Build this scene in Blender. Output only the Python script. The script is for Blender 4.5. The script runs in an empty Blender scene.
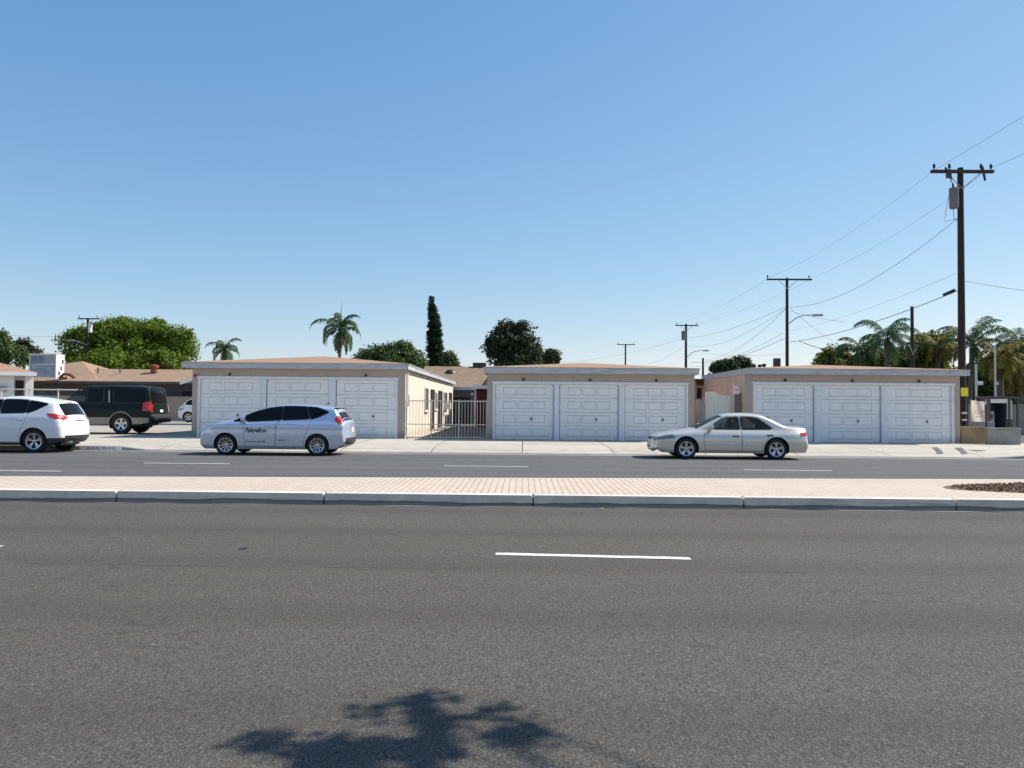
import bpy, bmesh, math, random
import numpy as np
from mathutils import Vector, Matrix
from mathutils.geometry import delaunay_2d_cdt
R = math.radians
scn = bpy.context.scene
COL = scn.collection
random.seed(7)

# ------------------------------------------------------------------ camera
FPX, CX, CY = 773.0, 512.0, 384.0
CAMPOS = Vector((0, 0, 1.5))
yaw, pitch, roll = 0.0142, 0.0283, 0.0084
fwd = Vector((-math.sin(yaw)*math.cos(pitch), math.cos(yaw)*math.cos(pitch), math.sin(pitch)))
rt0 = Vector((math.cos(yaw), math.sin(yaw), 0)); up0 = rt0.cross(fwd)
rt = rt0*math.cos(roll) + up0*math.sin(roll); up = up0*math.cos(roll) - rt0*math.sin(roll)
cam_d = bpy.data.cameras.new('camera'); cam = bpy.data.objects.new('camera', cam_d); COL.objects.link(cam)
cam.matrix_world = Matrix.Translation(CAMPOS) @ Matrix((rt, up, -fwd)).transposed().to_4x4()
cam_d.sensor_width = 36; cam_d.lens = 36*FPX/1024; cam_d.clip_start = .05; cam_d.clip_end = 6000
scn.camera = cam

# ------------------------------------------------------------------ light
SUNV = Vector((.90, .35, 1.0)).normalized()
EL = math.asin(SUNV.z); AZ = math.atan2(SUNV.x, SUNV.y)
w = bpy.data.worlds.new('World'); scn.world = w; w.use_nodes = True
nt = w.node_tree; bg = nt.nodes['Background']
sky = nt.nodes.new('ShaderNodeTexSky'); sky.sky_type = 'NISHITA'; sky.sun_disc = False
sky.sun_elevation = EL; sky.sun_rotation = AZ; sky.air_density = 1.0; sky.dust_density = .25; sky.ozone_density = 2.0; sky.altitude = 50
# gentle response curve on the sky's radiance: hazier, less steep than the clean model sky
sp_ = nt.nodes.new('ShaderNodeSeparateColor'); cb_ = nt.nodes.new('ShaderNodeCombineColor'); nt.links.new(sky.outputs[0], sp_.inputs[0])
for ch, (ga, aa) in enumerate(((1.0, .825), (.74, .795), (.50, .865))):
    m1 = nt.nodes.new('ShaderNodeMath'); m1.operation = 'MULTIPLY'; m1.inputs[1].default_value = .154; nt.links.new(sp_.outputs[ch], m1.inputs[0])
    m2 = nt.nodes.new('ShaderNodeMath'); m2.operation = 'POWER'; m2.inputs[1].default_value = ga; nt.links.new(m1.outputs[0], m2.inputs[0])
    m3 = nt.nodes.new('ShaderNodeMath'); m3.operation = 'MULTIPLY'; m3.inputs[1].default_value = aa/.154; nt.links.new(m2.outputs[0], m3.inputs[0]); nt.links.new(m3.outputs[0], cb_.inputs[ch])
nt.links.new(cb_.outputs[0], bg.inputs[0]); bg.inputs[1].default_value = 0.115
sd = bpy.data.lights.new('sun', 'SUN'); sd.energy = 5.0; sd.angle = R(.53); sd.color = (1, .93, .83)
so = bpy.data.objects.new('sun', sd); COL.objects.link(so); so.rotation_euler = SUNV.to_track_quat('Z', 'Y').to_euler(); so.location = (10, -5, 30)
scn.view_settings.view_transform = 'Standard'; scn.view_settings.look = 'None'
scn.view_settings.exposure = 0.42; scn.view_settings.gamma = 1; scn.view_settings.use_curve_mapping = False
scn.render.resolution_x = 1024; scn.render.resolution_y = 768

def P(x, y, Y):
    "world point that lies at depth Y (metres) in the direction of a traced point"
    d = fwd + rt*((x-CX)/FPX) - up*((y-CY)/FPX)
    k = Y/d.y
    return CAMPOS + d*k
def PX(x, Y): return P(x, 405, Y).x

# ------------------------------------------------------------------ object helpers
def link(name, me, mat=None, parent=None, loc=None):
    o = bpy.data.objects.new(name, me); COL.objects.link(o)
    if mat is not None and me is not None:
        for m in (mat if isinstance(mat, (list, tuple)) else [mat]): me.materials.append(m)
    if parent is not None: o.parent = parent
    if loc is not None: o.location = loc
    return o
def tag(o, label=None, cat=None, group=None, kind=None):
    if label: o['label'] = label
    if cat: o['category'] = cat
    if group: o['group'] = group
    if kind: o['kind'] = kind
    return o
def thing(name, label, cat, loc=(0, 0, 0), rz=0, group=None):
    o = bpy.data.objects.new(name, None); COL.objects.link(o); o.location = loc; o.rotation_euler = (0, 0, rz)
    o.empty_display_size = .2
    return tag(o, label, cat, group)
def copy_tree(o, parent=None):
    c = o.copy(); COL.objects.link(c); c.parent = parent
    for ch in list(o.children): copy_tree(ch, c)
    return c

class MB:
    def __init__(s): s.v = []; s.f = []; s.mi = []; s.cur = 0
    def add(s, vs, fs):
        b = len(s.v); s.v += [tuple(v) for v in vs]
        for f in fs: s.f.append([b+i for i in f]); s.mi.append(s.cur)
        return s
    def box(s, x0, x1, y0, y1, z0, z1):
        vs = [(x, y, z) for z in (z0, z1) for y in (y0, y1) for x in (x0, x1)]
        return s.add(vs, [(0, 2, 3, 1), (4, 5, 7, 6), (0, 1, 5, 4), (2, 6, 7, 3), (0, 4, 6, 2), (1, 3, 7, 5)])
    def bbox(s, x0, x1, y0, y1, z0, z1, b=.01):
        "box with chamfered edges facing any way"
        bm = bmesh.new(); bmesh.ops.create_cube(bm, size=1)
        for v in bm.verts:
            v.co = Vector(((x0+x1)/2+v.co.x*(x1-x0), (y0+y1)/2+v.co.y*(y1-y0), (z0+z1)/2+v.co.z*(z1-z0)))
        bmesh.ops.bevel(bm, geom=list(bm.edges), offset=b, segments=2, affect='EDGES', profile=.5)
        bm.verts.index_update()
        s.add([v.co for v in bm.verts], [[v.index for v in f.verts] for f in bm.faces]); bm.free(); return s
    def tube(s, pts, r, n=8, cap=True, r1=None):
        pts = [Vector(p) for p in pts]; m = len(pts); vs = []
        prev = None
        for i, p in enumerate(pts):
            t = (pts[min(i+1, m-1)] - pts[max(i-1, 0)]).normalized()
            if prev is None:
                a = Vector((0, 0, 1)) if abs(t.z) < .9 else Vector((1, 0, 0))
                a = (a - t*a.dot(t)).normalized()
            else: a = (prev - t*prev.dot(t)).normalized()
            prev = a; c = t.cross(a)
            if isinstance(r, (list, tuple)): rr = r[i]
            else: rr = r if r1 is None else r + (r1-r)*i/(m-1)
            for k in range(n):
                an = 2*math.pi*k/n; vs.append(p + (a*math.cos(an)+c*math.sin(an))*rr)
        fs = [(i*n+k, i*n+(k+1) % n, (i+1)*n+(k+1) % n, (i+1)*n+k) for i in range(m-1) for k in range(n)]
        if cap: fs += [tuple(range(n))[::-1], tuple((m-1)*n+k for k in range(n))]
        return s.add(vs, fs)
    def lathe(s, prof, n=24, axis='Z', o=(0, 0, 0)):
        "prof = [(radius, height)] turned round an axis through o"
        vs = []; m = len(prof)
        for (r, h) in prof:
            for k in range(n):
                a = 2*math.pi*k/n; c, d = r*math.cos(a), r*math.sin(a)
                q = {'Z': (c, d, h), 'Y': (c, h, d), 'X': (h, c, d)}[axis]
                vs.append((q[0]+o[0], q[1]+o[1], q[2]+o[2]))
        return s.add(vs, [(i*n+k, i*n+(k+1) % n, (i+1)*n+(k+1) % n, (i+1)*n+k) for i in range(m-1) for k in range(n)])
    def prism(s, poly, a, b, axis='Y'):
        n = len(poly)
        def q(u, v, h): return {'Y': (u, h, v), 'X': (h, u, v), 'Z': (u, v, h)}[axis]
        vs = [q(u, v, a) for u, v in poly] + [q(u, v, b) for u, v in poly]
        return s.add(vs, [tuple(range(n)), tuple(range(2*n-1, n-1, -1))] + [(i, (i+1) % n, n+(i+1) % n, n+i) for i in range(n)])
    def build(s, name, mat=None, parent=None, smooth=False, loc=None, fix=True, sharp=35):
        me = bpy.data.meshes.new(name); me.from_pydata(s.v, [], s.f)
        if fix:
            bm = bmesh.new(); bm.from_mesh(me); bmesh.ops.recalc_face_normals(bm, faces=bm.faces); bm.to_mesh(me); bm.free()
        if any(s.mi):
            me.polygons.foreach_set('material_index', s.mi)
        if smooth:
            me.polygons.foreach_set('use_smooth', [True]*len(me.polygons)); me.set_sharp_from_angle(angle=R(sharp))
        me.update()
        return link(name, me, mat, parent, loc)
def text_part(s, size, mat, parent, name, loc, rot=(R(90), 0, 0), ext=.001, shear=0, sx=1, bold=0):
    c = bpy.data.curves.new(name, 'FONT'); c.body = s; c.size = size; c.extrude = ext; c.align_x = 'CENTER'; c.align_y = 'CENTER'; c.shear = shear
    c.offset = bold
    t = bpy.data.objects.new('tmp_text', c); COL.objects.link(t); bpy.context.view_layer.update()
    me = bpy.data.meshes.new_from_object(t.evaluated_get(bpy.context.evaluated_depsgraph_get())); bpy.data.objects.remove(t)
    o = link(name, me, None, parent, loc); me.materials.clear(); me.materials.append(mat); o.rotation_euler = rot; o.scale = (sx, 1, 1)
    return o

# ------------------------------------------------------------------ materials
class NT:
    def __init__(s, name):
        s.m = bpy.data.materials.new(name); s.m.use_nodes = True; s.t = s.m.node_tree
        s.b = s.t.nodes['Principled BSDF']; s.tc = s.t.nodes.new('ShaderNodeTexCoord')
        s.co = s.tc.outputs['Object']
    def n(s, typ, **kw):
        d = s.t.nodes.new(typ)
        for k, v in kw.items():
            if k.startswith('_'): setattr(d, k[1:], v)
            else: s.set(d.inputs[k.replace('~', ' ')], v)
        return d
    def set(s, sock, v):
        if isinstance(v, bpy.types.NodeSocket): s.t.links.new(v, sock)
        else:
            if sock.type == 'RGBA' and len(v) == 3: v = (*v, 1)
            sock.default_value = v
    def noise(s, scale, detail=3, rough=.5, vec=None, stretch=None):
        if vec is None: vec = s.co
        if stretch: vec = s.n('ShaderNodeMapping', Vector=vec, Scale=stretch).outputs[0]
        return s.n('ShaderNodeTexNoise', Vector=vec, Scale=scale, Detail=detail, Roughness=rough).outputs['Fac']
    def vor(s, scale, out='Distance', feature='F1', vec=None):
        d = s.n('ShaderNodeTexVoronoi', _feature=feature, Vector=vec if vec is not None else s.co, Scale=scale)
        return d.outputs[out]
    def ramp(s, fac, a, b, ca=(0, 0, 0), cb=(1, 1, 1)):
        d = s.n('ShaderNodeValToRGB', Fac=fac); e = d.color_ramp.elements
        e[0].position = a; e[1].position = b; e[0].color = (*ca, 1); e[1].color = (*cb, 1); return d.outputs[0]
    def mix(s, f, a, b, mode='MIX'):
        d = s.t.nodes.new('ShaderNodeMix'); d.data_type = 'RGBA'; d.blend_type = mode
        s.set(d.inputs[0], f); s.set(d.inputs[6], a); s.set(d.inputs[7], b); return d.outputs[2]
    def math(s, op, a, b=0.0):
        d = s.t.nodes.new('ShaderNodeMath'); d.operation = op; s.set(d.inputs[0], a); s.set(d.inputs[1], b); return d.outputs[0]
    def bump(s, h, strength=.3, dist=.01):
        d = s.n('ShaderNodeBump', Height=h, Strength=strength, Distance=dist); s.t.links.new(d.outputs[0], s.b.inputs['Normal']); return d
    def out(s, col=None, rough=None, metal=None, coat=None, spec=None):
        if col is not None: s.set(s.b.inputs['Base Color'], col)
        if rough is not None: s.set(s.b.inputs['Roughness'], rough)
        if metal is not None: s.set(s.b.inputs['Metallic'], metal)
        if coat is not None: s.set(s.b.inputs['Coat Weight'], coat); s.set(s.b.inputs['Coat Roughness'], .04)
        if spec is not None: s.set(s.b.inputs['Specular IOR Level'], spec)
        return s.m
def simple(name, col, rough=.6, metal=0, var=.12, scale=6, bump=0, coat=None, spec=None, stretch=None):
    t = NT(name); n = t.noise(scale, 4, .6, stretch=stretch)
    a = tuple(c*(1-var) for c in col); b = tuple(min(1, c*(1+var)) for c in col)
    c = t.ramp(n, .3, .7, a, b)
    if bump: t.bump(t.noise(scale*6, 3), .4, bump)
    return t.out(c, rough, metal, coat, spec)
def paint(name, col, metal=.5, rough=.32):
    t = NT(name); n = t.noise(3, 4, .6); lo = t.noise(1.2, 3)
    c = t.mix(t.math('MULTIPLY', t.ramp(n, .45, .8), .10), col, (.30, .27, .22))
    return t.out(c, t.math('ADD', rough-.05, t.math('MULTIPLY', lo, .1)), metal, .8)
M = {}
def asphalt(name, base, fleck, warm=1.0):
    t = NT(name)
    big = t.noise(.35, 4, .6, stretch=(.35, 1, 1)); mid = t.noise(7, 5, .65)
    sp = t.vor(150, 'Color'); v2 = t.n('ShaderNodeSeparateColor', Color=sp).outputs[0]
    f = t.noise(240, 2, .6)
    g2 = t.noise(115, 1, .5); g3 = t.noise(62, 1, .5, stretch=(1, .3, 1))
    f2 = t.math('ADD', t.math('MULTIPLY', f, .2), t.math('ADD', t.math('MULTIPLY', g2, .5), t.math('MULTIPLY', g3, .3)))
    c = t.ramp(f2, .36, .64, tuple(b*.22 for b in base), tuple(b*1.9 for b in base))
    c = t.mix(t.ramp(v2, .80, .97, (0,)*3, (.55,)*3), c, fleck)
    c = t.mix(t.ramp(v2, .0, .16, (.75,)*3, (0,)*3), c, tuple(b*.35 for b in base))
    c = t.mix(t.ramp(big, .35, .68, (.24,)*3, (0,)*3), c, tuple(b*.55 for b in base))
    c = t.mix(t.ramp(mid, .42, .75, (0,)*3, (.20,)*3), c, tuple(b*1.9 for b in base))
    # worn wheel tracks running along the lanes
    sy = t.n('ShaderNodeSeparateXYZ', Vector=t.co).outputs[1]
    tr = t.math('SINE', t.math('ADD', t.math('MULTIPLY', sy, 3.5), t.math('MULTIPLY', t.noise(.25, 2), 2.0)))
    c = t.mix(t.ramp(tr, .1, 1.0, (0,)*3, (.26,)*3), c, tuple(b*.55 for b in base))
    wob = t.math('ADD', sy, t.math('MULTIPLY', t.noise(.9, 5, .7, stretch=(1, .05, 1)), .22))
    sm = t.ramp(t.math('ABSOLUTE', t.math('SUBTRACT', wob, 7.25)), .0, .022, (.75,)*3, (0,)*3)
    c = t.mix(t.math('MULTIPLY', sm, t.ramp(t.noise(.7, 4, .7, stretch=(1, .05, 1)), .47, .56)), c, tuple(b*.25 for b in base))
    # fine cracks
    wv = t.n('ShaderNodeMapping', Vector=t.co, Scale=(.22, 1.0, 1)).outputs[0]
    wv = t.n('ShaderNodeVectorMath', _operation='ADD').outputs[0] if False else wv
    nz = t.n('ShaderNodeTexNoise', Vector=t.co, Scale=1.7, Detail=6, Roughness=.7).outputs['Color']
    mv = t.n('ShaderNodeVectorMath', _operation='MULTIPLY_ADD'); t.set(mv.inputs[0], nz); mv.inputs[1].default_value = (.5, .8, 0); t.set(mv.inputs[2], wv)
    cr = t.vor(.55, 'Distance', 'DISTANCE_TO_EDGE', vec=mv.outputs[0])
    msk = t.math('MULTIPLY', t.ramp(cr, .0, .010, (1,)*3, (0,)*3), t.ramp(t.noise(.5, 2), .58, .66))
    c = t.mix(t.math('MULTIPLY', msk, .5), c, tuple(b*.25 for b in base))
    t.bump(t.math('ADD', f, t.math('MULTIPLY', v2, .8)), .8, .006)
    return t.out(c, .9, spec=.3)
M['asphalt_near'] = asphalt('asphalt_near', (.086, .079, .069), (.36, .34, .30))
M['asphalt_far'] = asphalt('asphalt_far', (.112, .110, .108), (.26, .255, .25))
def concrete(name, col, stain=.25, joint=None):
    t = NT(name)
    c = t.ramp(t.noise(2.2, 6, .65), .3, .7, tuple(a*.84 for a in col), tuple(min(1, a*1.08) for a in col))
    c = t.mix(t.ramp(t.noise(.6, 5, .7), .5, .72, (0,)*3, (stain,)*3), c, tuple(a*.6 for a in col))
    c = t.mix(t.ramp(t.noise(60, 2), .35, .6, (.25,)*3, (0,)*3), c, tuple(a*.7 for a in col))
    if joint:
        br = t.n('ShaderNodeTexBrick', _offset=0.0, Vector=t.co, Scale=1, Color1=(1, 1, 1), Color2=(.86, .85, .83), Mortar=(.22, .20, .18))
        br.inputs['Mortar Size'].default_value = .018; br.inputs['Brick Width'].default_value = joint[0]; br.inputs['Row Height'].default_value = joint[1]
        c = t.mix(1.0, c, br.outputs[0], 'MULTIPLY')
    c = t.mix(t.ramp(t.noise(1.1, 6, .75, stretch=(1, .5, 1)), .60, .70, (0,)*3, (stain*1.3,)*3), c, tuple(a*.35 for a in col))
    cr = t.vor(.45, 'Distance', 'DISTANCE_TO_EDGE', vec=t.n('ShaderNodeMapping', Vector=t.co, Scale=(1, 1, 1)).outputs[0])
    c = t.mix(t.math('MULTIPLY', t.ramp(cr, .0, .007, (1,)*3, (0,)*3), t.ramp(t.noise(.6, 3), .5, .6, (0,)*3, (.7,)*3)), c, tuple(a*.2 for a in col))
    c = t.mix(t.ramp(t.vor(.9), .05, .16, (stain*1.6,)*3, (0,)*3), c, tuple(a*.4 for a in col))
    t.bump(t.noise(90, 3), .3, .004)
    return t.out(c, .85, spec=.3)
M['walk'] = concrete('walk_concrete', (.53, .485, .41), .22, (3.05, 2.2))
M['lot'] = concrete('lot_concrete', (.44, .40, .34), .5, (4.0, 4.0))
M['gutter'] = concrete('gutter_concrete', (.34, .33, .31), .5)
def kerb_mat():
    t = NT('kerb_concrete'); col = (.74, .65, .52)
    c = t.ramp(t.noise(3, 6, .7), .3, .7, tuple(a*.8 for a in col), tuple(a*1.1 for a in col))
    z = t.n('ShaderNodeSeparateXYZ', Vector=t.co).outputs[2]
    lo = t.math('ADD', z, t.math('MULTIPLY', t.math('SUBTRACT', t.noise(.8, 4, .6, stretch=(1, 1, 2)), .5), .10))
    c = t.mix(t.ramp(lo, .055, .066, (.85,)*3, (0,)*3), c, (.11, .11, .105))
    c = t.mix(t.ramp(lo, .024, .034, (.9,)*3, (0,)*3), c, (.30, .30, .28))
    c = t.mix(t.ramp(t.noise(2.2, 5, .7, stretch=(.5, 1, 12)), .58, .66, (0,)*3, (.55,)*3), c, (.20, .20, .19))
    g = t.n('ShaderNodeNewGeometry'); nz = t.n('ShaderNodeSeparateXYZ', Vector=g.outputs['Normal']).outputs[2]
    c = t.mix(t.ramp(nz, .6, .95, (0,)*3, (1,)*3), c, (.66, .64, .58))   # upward faces take an even, greyer tone
    t.bump(t.noise(40, 4), .4, .006)
    return t.out(c, .85, spec=.3)
M['kerb'] = kerb_mat()
def paver_mat():
    t = NT('paver_brick')
    rot = t.n('ShaderNodeMapping', Vector=t.co, Rotation=(0, 0, R(90))).outputs[0]
    br = t.n('ShaderNodeTexBrick', _offset=.5, Vector=rot, Scale=1, Color1=(.60, .50, .395), Color2=(.53, .435, .34), Mortar=(.20, .155, .125))
    br.inputs['Mortar Size'].default_value = .007; br.inputs['Brick Width'].default_value = .21; br.inputs['Row Height'].default_value = .105
    br.inputs['Bias'].default_value = 0
    c = t.mix(t.ramp(t.noise(.8, 5, .6), .4, .7, (0,)*3, (.45,)*3), br.outputs[0], (.60, .50, .42))
    c = t.mix(t.ramp(t.noise(30, 3), .3, .6, (.25,)*3, (0,)*3), c, (.46, .37, .30))
    t.bump(br.outputs[1], -.5, .006)
    return t.out(c, .9, spec=.2)
M['paver'] = paver_mat()
M['soil'] = concrete('dry_soil', (.25, .21, .16), .4)
def stucco(name, col, dirt=(.20, .16, .13), amt=.35):
    t = NT(name)
    c = t.ramp(t.noise(1.4, 5, .6), .3, .7, tuple(a*.90 for a in col), tuple(min(1, a*1.07) for a in col))
    c = t.mix(t.ramp(t.noise(1.1, 6, .75, stretch=(2.5, 2.5, .6)), .56, .80, (0,)*3, (amt,)*3), c, dirt)
    z = t.n('ShaderNodeSeparateXYZ', Vector=t.co).outputs[2]
    c = t.mix(t.ramp(t.math('ADD', z, t.math('MULTIPLY', t.noise(3, 4), -.5)), -.2, .25, (amt*1.4,)*3, (0,)*3), c, dirt)
    t.bump(t.noise(55, 4, .7), .7, .012)
    return t.out(c, .92, spec=.2)
M['stucco'] = stucco('tan_stucco', (.49, .395, .33))
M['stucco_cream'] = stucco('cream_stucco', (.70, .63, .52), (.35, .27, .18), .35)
M['stucco_pink'] = stucco('pink_stucco', (.72, .51, .37))
M['stucco_white'] = stucco('white_stucco', (.78, .78, .73), (.45, .42, .36), .2)
M['stucco_dark'] = stucco('dark_siding', (.10, .085, .08), (.05, .04, .04), .3)
M['stucco_grey'] = stucco('grey_siding', (.13, .13, .145), (.1, .1, .1), .3)
def doormat():
    t = NT('white_door_paint'); col = (.89, .88, .85)
    c = t.ramp(t.noise(2.5, 5, .6), .3, .7, tuple(a*.94 for a in col), tuple(min(1, a*1.03) for a in col))
    c = t.mix(t.ramp(t.noise(1.0, 6, .8, stretch=(.5, 1, 3)), .60, .80, (0,)*3, (.35,)*3), c, (.52, .50, .47))
    z = t.n('ShaderNodeSeparateXYZ', Vector=t.co).outputs[2]
    c = t.mix(t.ramp(t.math('ADD', z, t.math('MULTIPLY', t.noise(5, 4, .7), -.55)), -.18, .10, (.3,)*3, (0,)*3), c, (.50, .47, .43))
    c = t.mix(t.ramp(t.vor(3.1), .018, .035, (.8,)*3, (0,)*3), c, (.3, .26, .22))
    return t.out(c, .55, spec=.3)
M['door'] = doormat()
M['trim_white'] = simple('white_trim', (.78, .79, .80), .6, var=.08)
M['fascia'] = simple('pale_grey_fascia', (.47, .485, .51), .6, var=.22, scale=2, stretch=(1, 1, 6))
M['fascia_white'] = simple('white_fascia', (.80, .80, .79), .6, var=.05)
def shingles(name, a, b, w=.33, h=.14, ax=0):
    t = NT(name)
    # course coordinate follows the height of the slope, so rows stay level on every face
    sx = t.n('ShaderNodeSeparateXYZ', Vector=t.co)
    g = t.n('ShaderNodeNewGeometry'); ns = t.n('ShaderNodeSeparateXYZ', Vector=g.outputs['Normal'])
    side = t.math('GREATER_THAN', t.math('ABSOLUTE', ns.outputs[0]), t.math('ABSOLUTE', ns.outputs[1]))
    u = t.mix(side, sx.outputs[0], sx.outputs[1]); v = t.mix(side, sx.outputs[1], sx.outputs[0])
    cb = t.n('ShaderNodeCombineXYZ', X=u, Y=v, Z=0.0).outputs[0]
    br = t.n('ShaderNodeTexBrick', _offset=.5, Vector=cb, Scale=1, Color1=a, Color2=b, Mortar=tuple(c*.45 for c in a))
    br.inputs['Mortar Size'].default_value = .010; br.inputs['Brick Width'].default_value = w; br.inputs['Row Height'].default_value = h
    c = t.mix(t.ramp(t.noise(1.2, 5, .7), .4, .75, (0,)*3, (.4,)*3), br.outputs[0], tuple(x*.66 for x in a))
    c = t.mix(t.ramp(t.noise(70, 2), .3, .7, (.3,)*3, (0,)*3), c, tuple(x*.5 for x in b))
    t.bump(br.outputs[1], -.6, .012)
    return t.out(c, .92, spec=.2)
M['roof_orange'] = shingles('tan_orange_shingles', (.44, .29, .19), (.36, .23, .15), .5, .25)
M['roof_brown'] = shingles('brown_shingles', (.41, .28, .19), (.33, .22, .15), .6, .22)
M['roof_wood'] = shingles('weathered_shakes', (.36, .26, .18), (.25, .175, .12), .35, .2)
M['roof_red'] = shingles('red_tan_shingles', (.46, .28, .19), (.38, .22, .15), .5, .25)
M['black'] = simple('black_void', (.012, .012, .013), .7, var=.1)
M['plastic'] = simple('dark_plastic', (.03, .03, .032), .5, var=.2)
M['rubber'] = simple('tyre_rubber', (.013, .013, .014), .75, var=.2, scale=20)
M['rim'] = simple('alloy_rim', (.55, .56, .58), .28, 1.0, var=.08, scale=12)
M['chrome'] = simple('bright_metal', (.7, .7, .72), .15, 1.0, var=.05)
M['galv'] = simple('galvanised_steel', (.42, .43, .44), .5, .7, var=.15, scale=14)
M['rust'] = simple('rusty_steel', (.16, .06, .035), .85, .2, var=.35, scale=9, bump=.003)
M['wood_pole'] = simple('creosoted_pole_wood', (.034, .023, .018), .9, var=.35, scale=5, bump=.006, stretch=(6, 6, .7))
M['wood_arm'] = simple('dark_arm_wood', (.05, .036, .03), .9, var=.3, scale=8, stretch=(.6, 6, 6))
M['ceramic'] = simple('dark_insulator', (.035, .03, .03), .3, var=.2)
M['grey_steel'] = simple('grey_painted_steel', (.17, .165, .165), .55, .1, var=.12)
M['wire'] = simple('wire_black', (.035, .035, .04), .7, var=.1)
M['line'] = None
def line_mat():
    t = NT('road_paint'); c = t.ramp(t.noise(9, 5, .7), .3, .65, (.45, .45, .43), (.80, .80, .77))
    c = t.mix(t.ramp(t.noise(95, 4, .8), .56, .66, (0,)*3, (.9,)*3), c, (.13, .13, .13))
    t.bump(t.noise(120, 2), .4, .004); return t.out(c, .8)
M['line'] = line_mat()
M['yellow'] = simple('yellow_sign', (.85, .76, .05), .5, var=.06)
M['white_sheet'] = simple('white_sheet', (.82, .77, .70), .7, var=.06)
M['ink'] = simple('dark_ink', (.035, .045, .085), .5, var=.1)
M['ink_grey'] = simple('faded_grey_ink', (.33, .32, .33), .6, var=.1)
M['blue_sign'] = simple('navy_sign', (.03, .05, .17), .35, var=.15)
M['fence_white'] = simple('cream_iron_paint', (.74, .63, .51), .6, var=.12, scale=4)
M['gate_board'] = simple('weathered_white_boards', (.74, .72, .63), .8, var=.12, scale=3, stretch=(5, 5, .6))
def block_mat(name, col, mort):
    t = NT(name); sx = t.n('ShaderNodeSeparateXYZ', Vector=t.co); cb = t.n('ShaderNodeCombineXYZ', X=t.math('ADD', sx.outputs[0], sx.outputs[1]), Y=sx.outputs[2], Z=0.0).outputs[0]
    br = t.n('ShaderNodeTexBrick', _offset=.5, Vector=cb, Scale=1, Color1=col, Color2=tuple(c*.86 for c in col), Mortar=mort)
    br.inputs['Mortar Size'].default_value = .01; br.inputs['Brick Width'].default_value = .4; br.inputs['Row Height'].default_value = .2
    c = t.mix(t.ramp(t.noise(2.5, 6, .7), .45, .75, (0,)*3, (.5,)*3), br.outputs[0], tuple(x*.6 for x in col)); t.bump(br.outputs[1], -.5, .01)
    return t.out(c, .9, spec=.2)
M['block_tan'] = block_mat('tan_block', (.40, .34, .25), (.26, .22, .17))
M['block_grey'] = block_mat('grey_block', (.36, .34, .30), (.28, .26, .23))
M['block_yellow'] = block_mat('stained_tan_block', (.46, .33, .19), (.38, .27, .15))
def glass(name, tint, rough=.03, alpha=.12):
    t = NT(name); n = t.noise(.7, 2)
    tr = t.n('ShaderNodeBsdfTransparent', Color=tint); mx = t.t.nodes.new('ShaderNodeMixShader'); mx.inputs[0].default_value = 1-alpha
    t.out(t.ramp(n, .3, .7, tuple(c*.5*.1 for c in tint), tuple(c*.1 for c in tint)), rough, 0, spec=.2)
    o = t.t.nodes['Material Output']; t.t.links.new(tr.outputs[0], mx.inputs[1]); t.t.links.new(t.b.outputs[0], mx.inputs[2]); t.t.links.new(mx.outputs[0], o.inputs[0])
    return t.m
M['tint'] = glass('privacy_glass', (.12, .13, .16), .03, .05)
M['clear'] = glass('car_window_glass', (.72, .80, .80), .03, .62)
M['house_glass'] = glass('house_window_glass', (.3, .35, .4), .06, .15)
M['lamp_clear'] = simple('clear_lamp', (.22, .23, .24), .1, .2, var=.3, scale=14, coat=1)
M['lamp_red'] = simple('red_lamp', (.50, .025, .022), .12, 0, var=.35, scale=16, coat=1)
M['seat'] = simple('seat_cloth', (.22, .21, .20), .9)
M['paint_white'] = paint('white_car_paint', (.80, .80, .79), .0, .3)
M['paint_silver'] = paint('silver_blue_paint', (.62, .69, .80), .55, .28)
M['paint_gold'] = paint('champagne_silver_paint', (.78, .71, .59), .45, .28)
M['paint_green'] = simple('dark_green_paint', (.008, .015, .012), .4, 0, var=.1, spec=.25)
M['paint_tan'] = paint('tan_cladding_paint', (.26, .235, .19), .3, .4)
def leaf(name, dark, light, scale=.5, gloss=.65, tr=.28):
    t = NT(name); g = t.n('ShaderNodeNewGeometry')
    c = t.mix(g.outputs['Random Per Island'], dark, light)
    c = t.mix(t.ramp(t.noise(scale, 3), .4, .65, (0,)*3, (.6,)*3), c, tuple((a+b)*.62 for a, b in zip(dark, light)))
    tl = t.n('ShaderNodeBsdfTranslucent', Color=c); mx = t.t.nodes.new('ShaderNodeMixShader'); mx.inputs[0].default_value = tr
    t.out(c, gloss, spec=.22); o = t.t.nodes['Material Output']
    t.t.links.new(t.b.outputs[0], mx.inputs[1]); t.t.links.new(tl.outputs[0], mx.inputs[2]); t.t.links.new(mx.outputs[0], o.inputs[0])
    return t.m
M['leaf_bright'] = leaf('bright_ficus_leaves', (.03, .07, .008), (.22, .31, .03), 1.1, tr=.42)
M['leaf_mid'] = leaf('mid_green_leaves', (.03, .06, .018), (.11, .16, .045))
M['leaf_sunny'] = leaf('yellow_green_leaves', (.05, .08, .015), (.24, .25, .05), .9, tr=.42)
M['leaf_dark'] = leaf('dark_green_leaves', (.012, .028, .012), (.045, .075, .028))
M['leaf_olive'] = leaf('dark_olive_leaves', (.016, .026, .013), (.065, .082, .035))
M['leaf_cypress'] = leaf('cypress_leaves', (.008, .018, .009), (.022, .042, .018))
M['frond'] = leaf('palm_fronds', (.03, .062, .02), (.095, .155, .05))
M['frond_grey'] = leaf('grey_green_palm_fronds', (.035, .075, .03), (.11, .18, .07))
M['frond_yellow'] = leaf('yellowing_palm_fronds', (.05, .09, .015), (.36, .27, .05), tr=.4)
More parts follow.
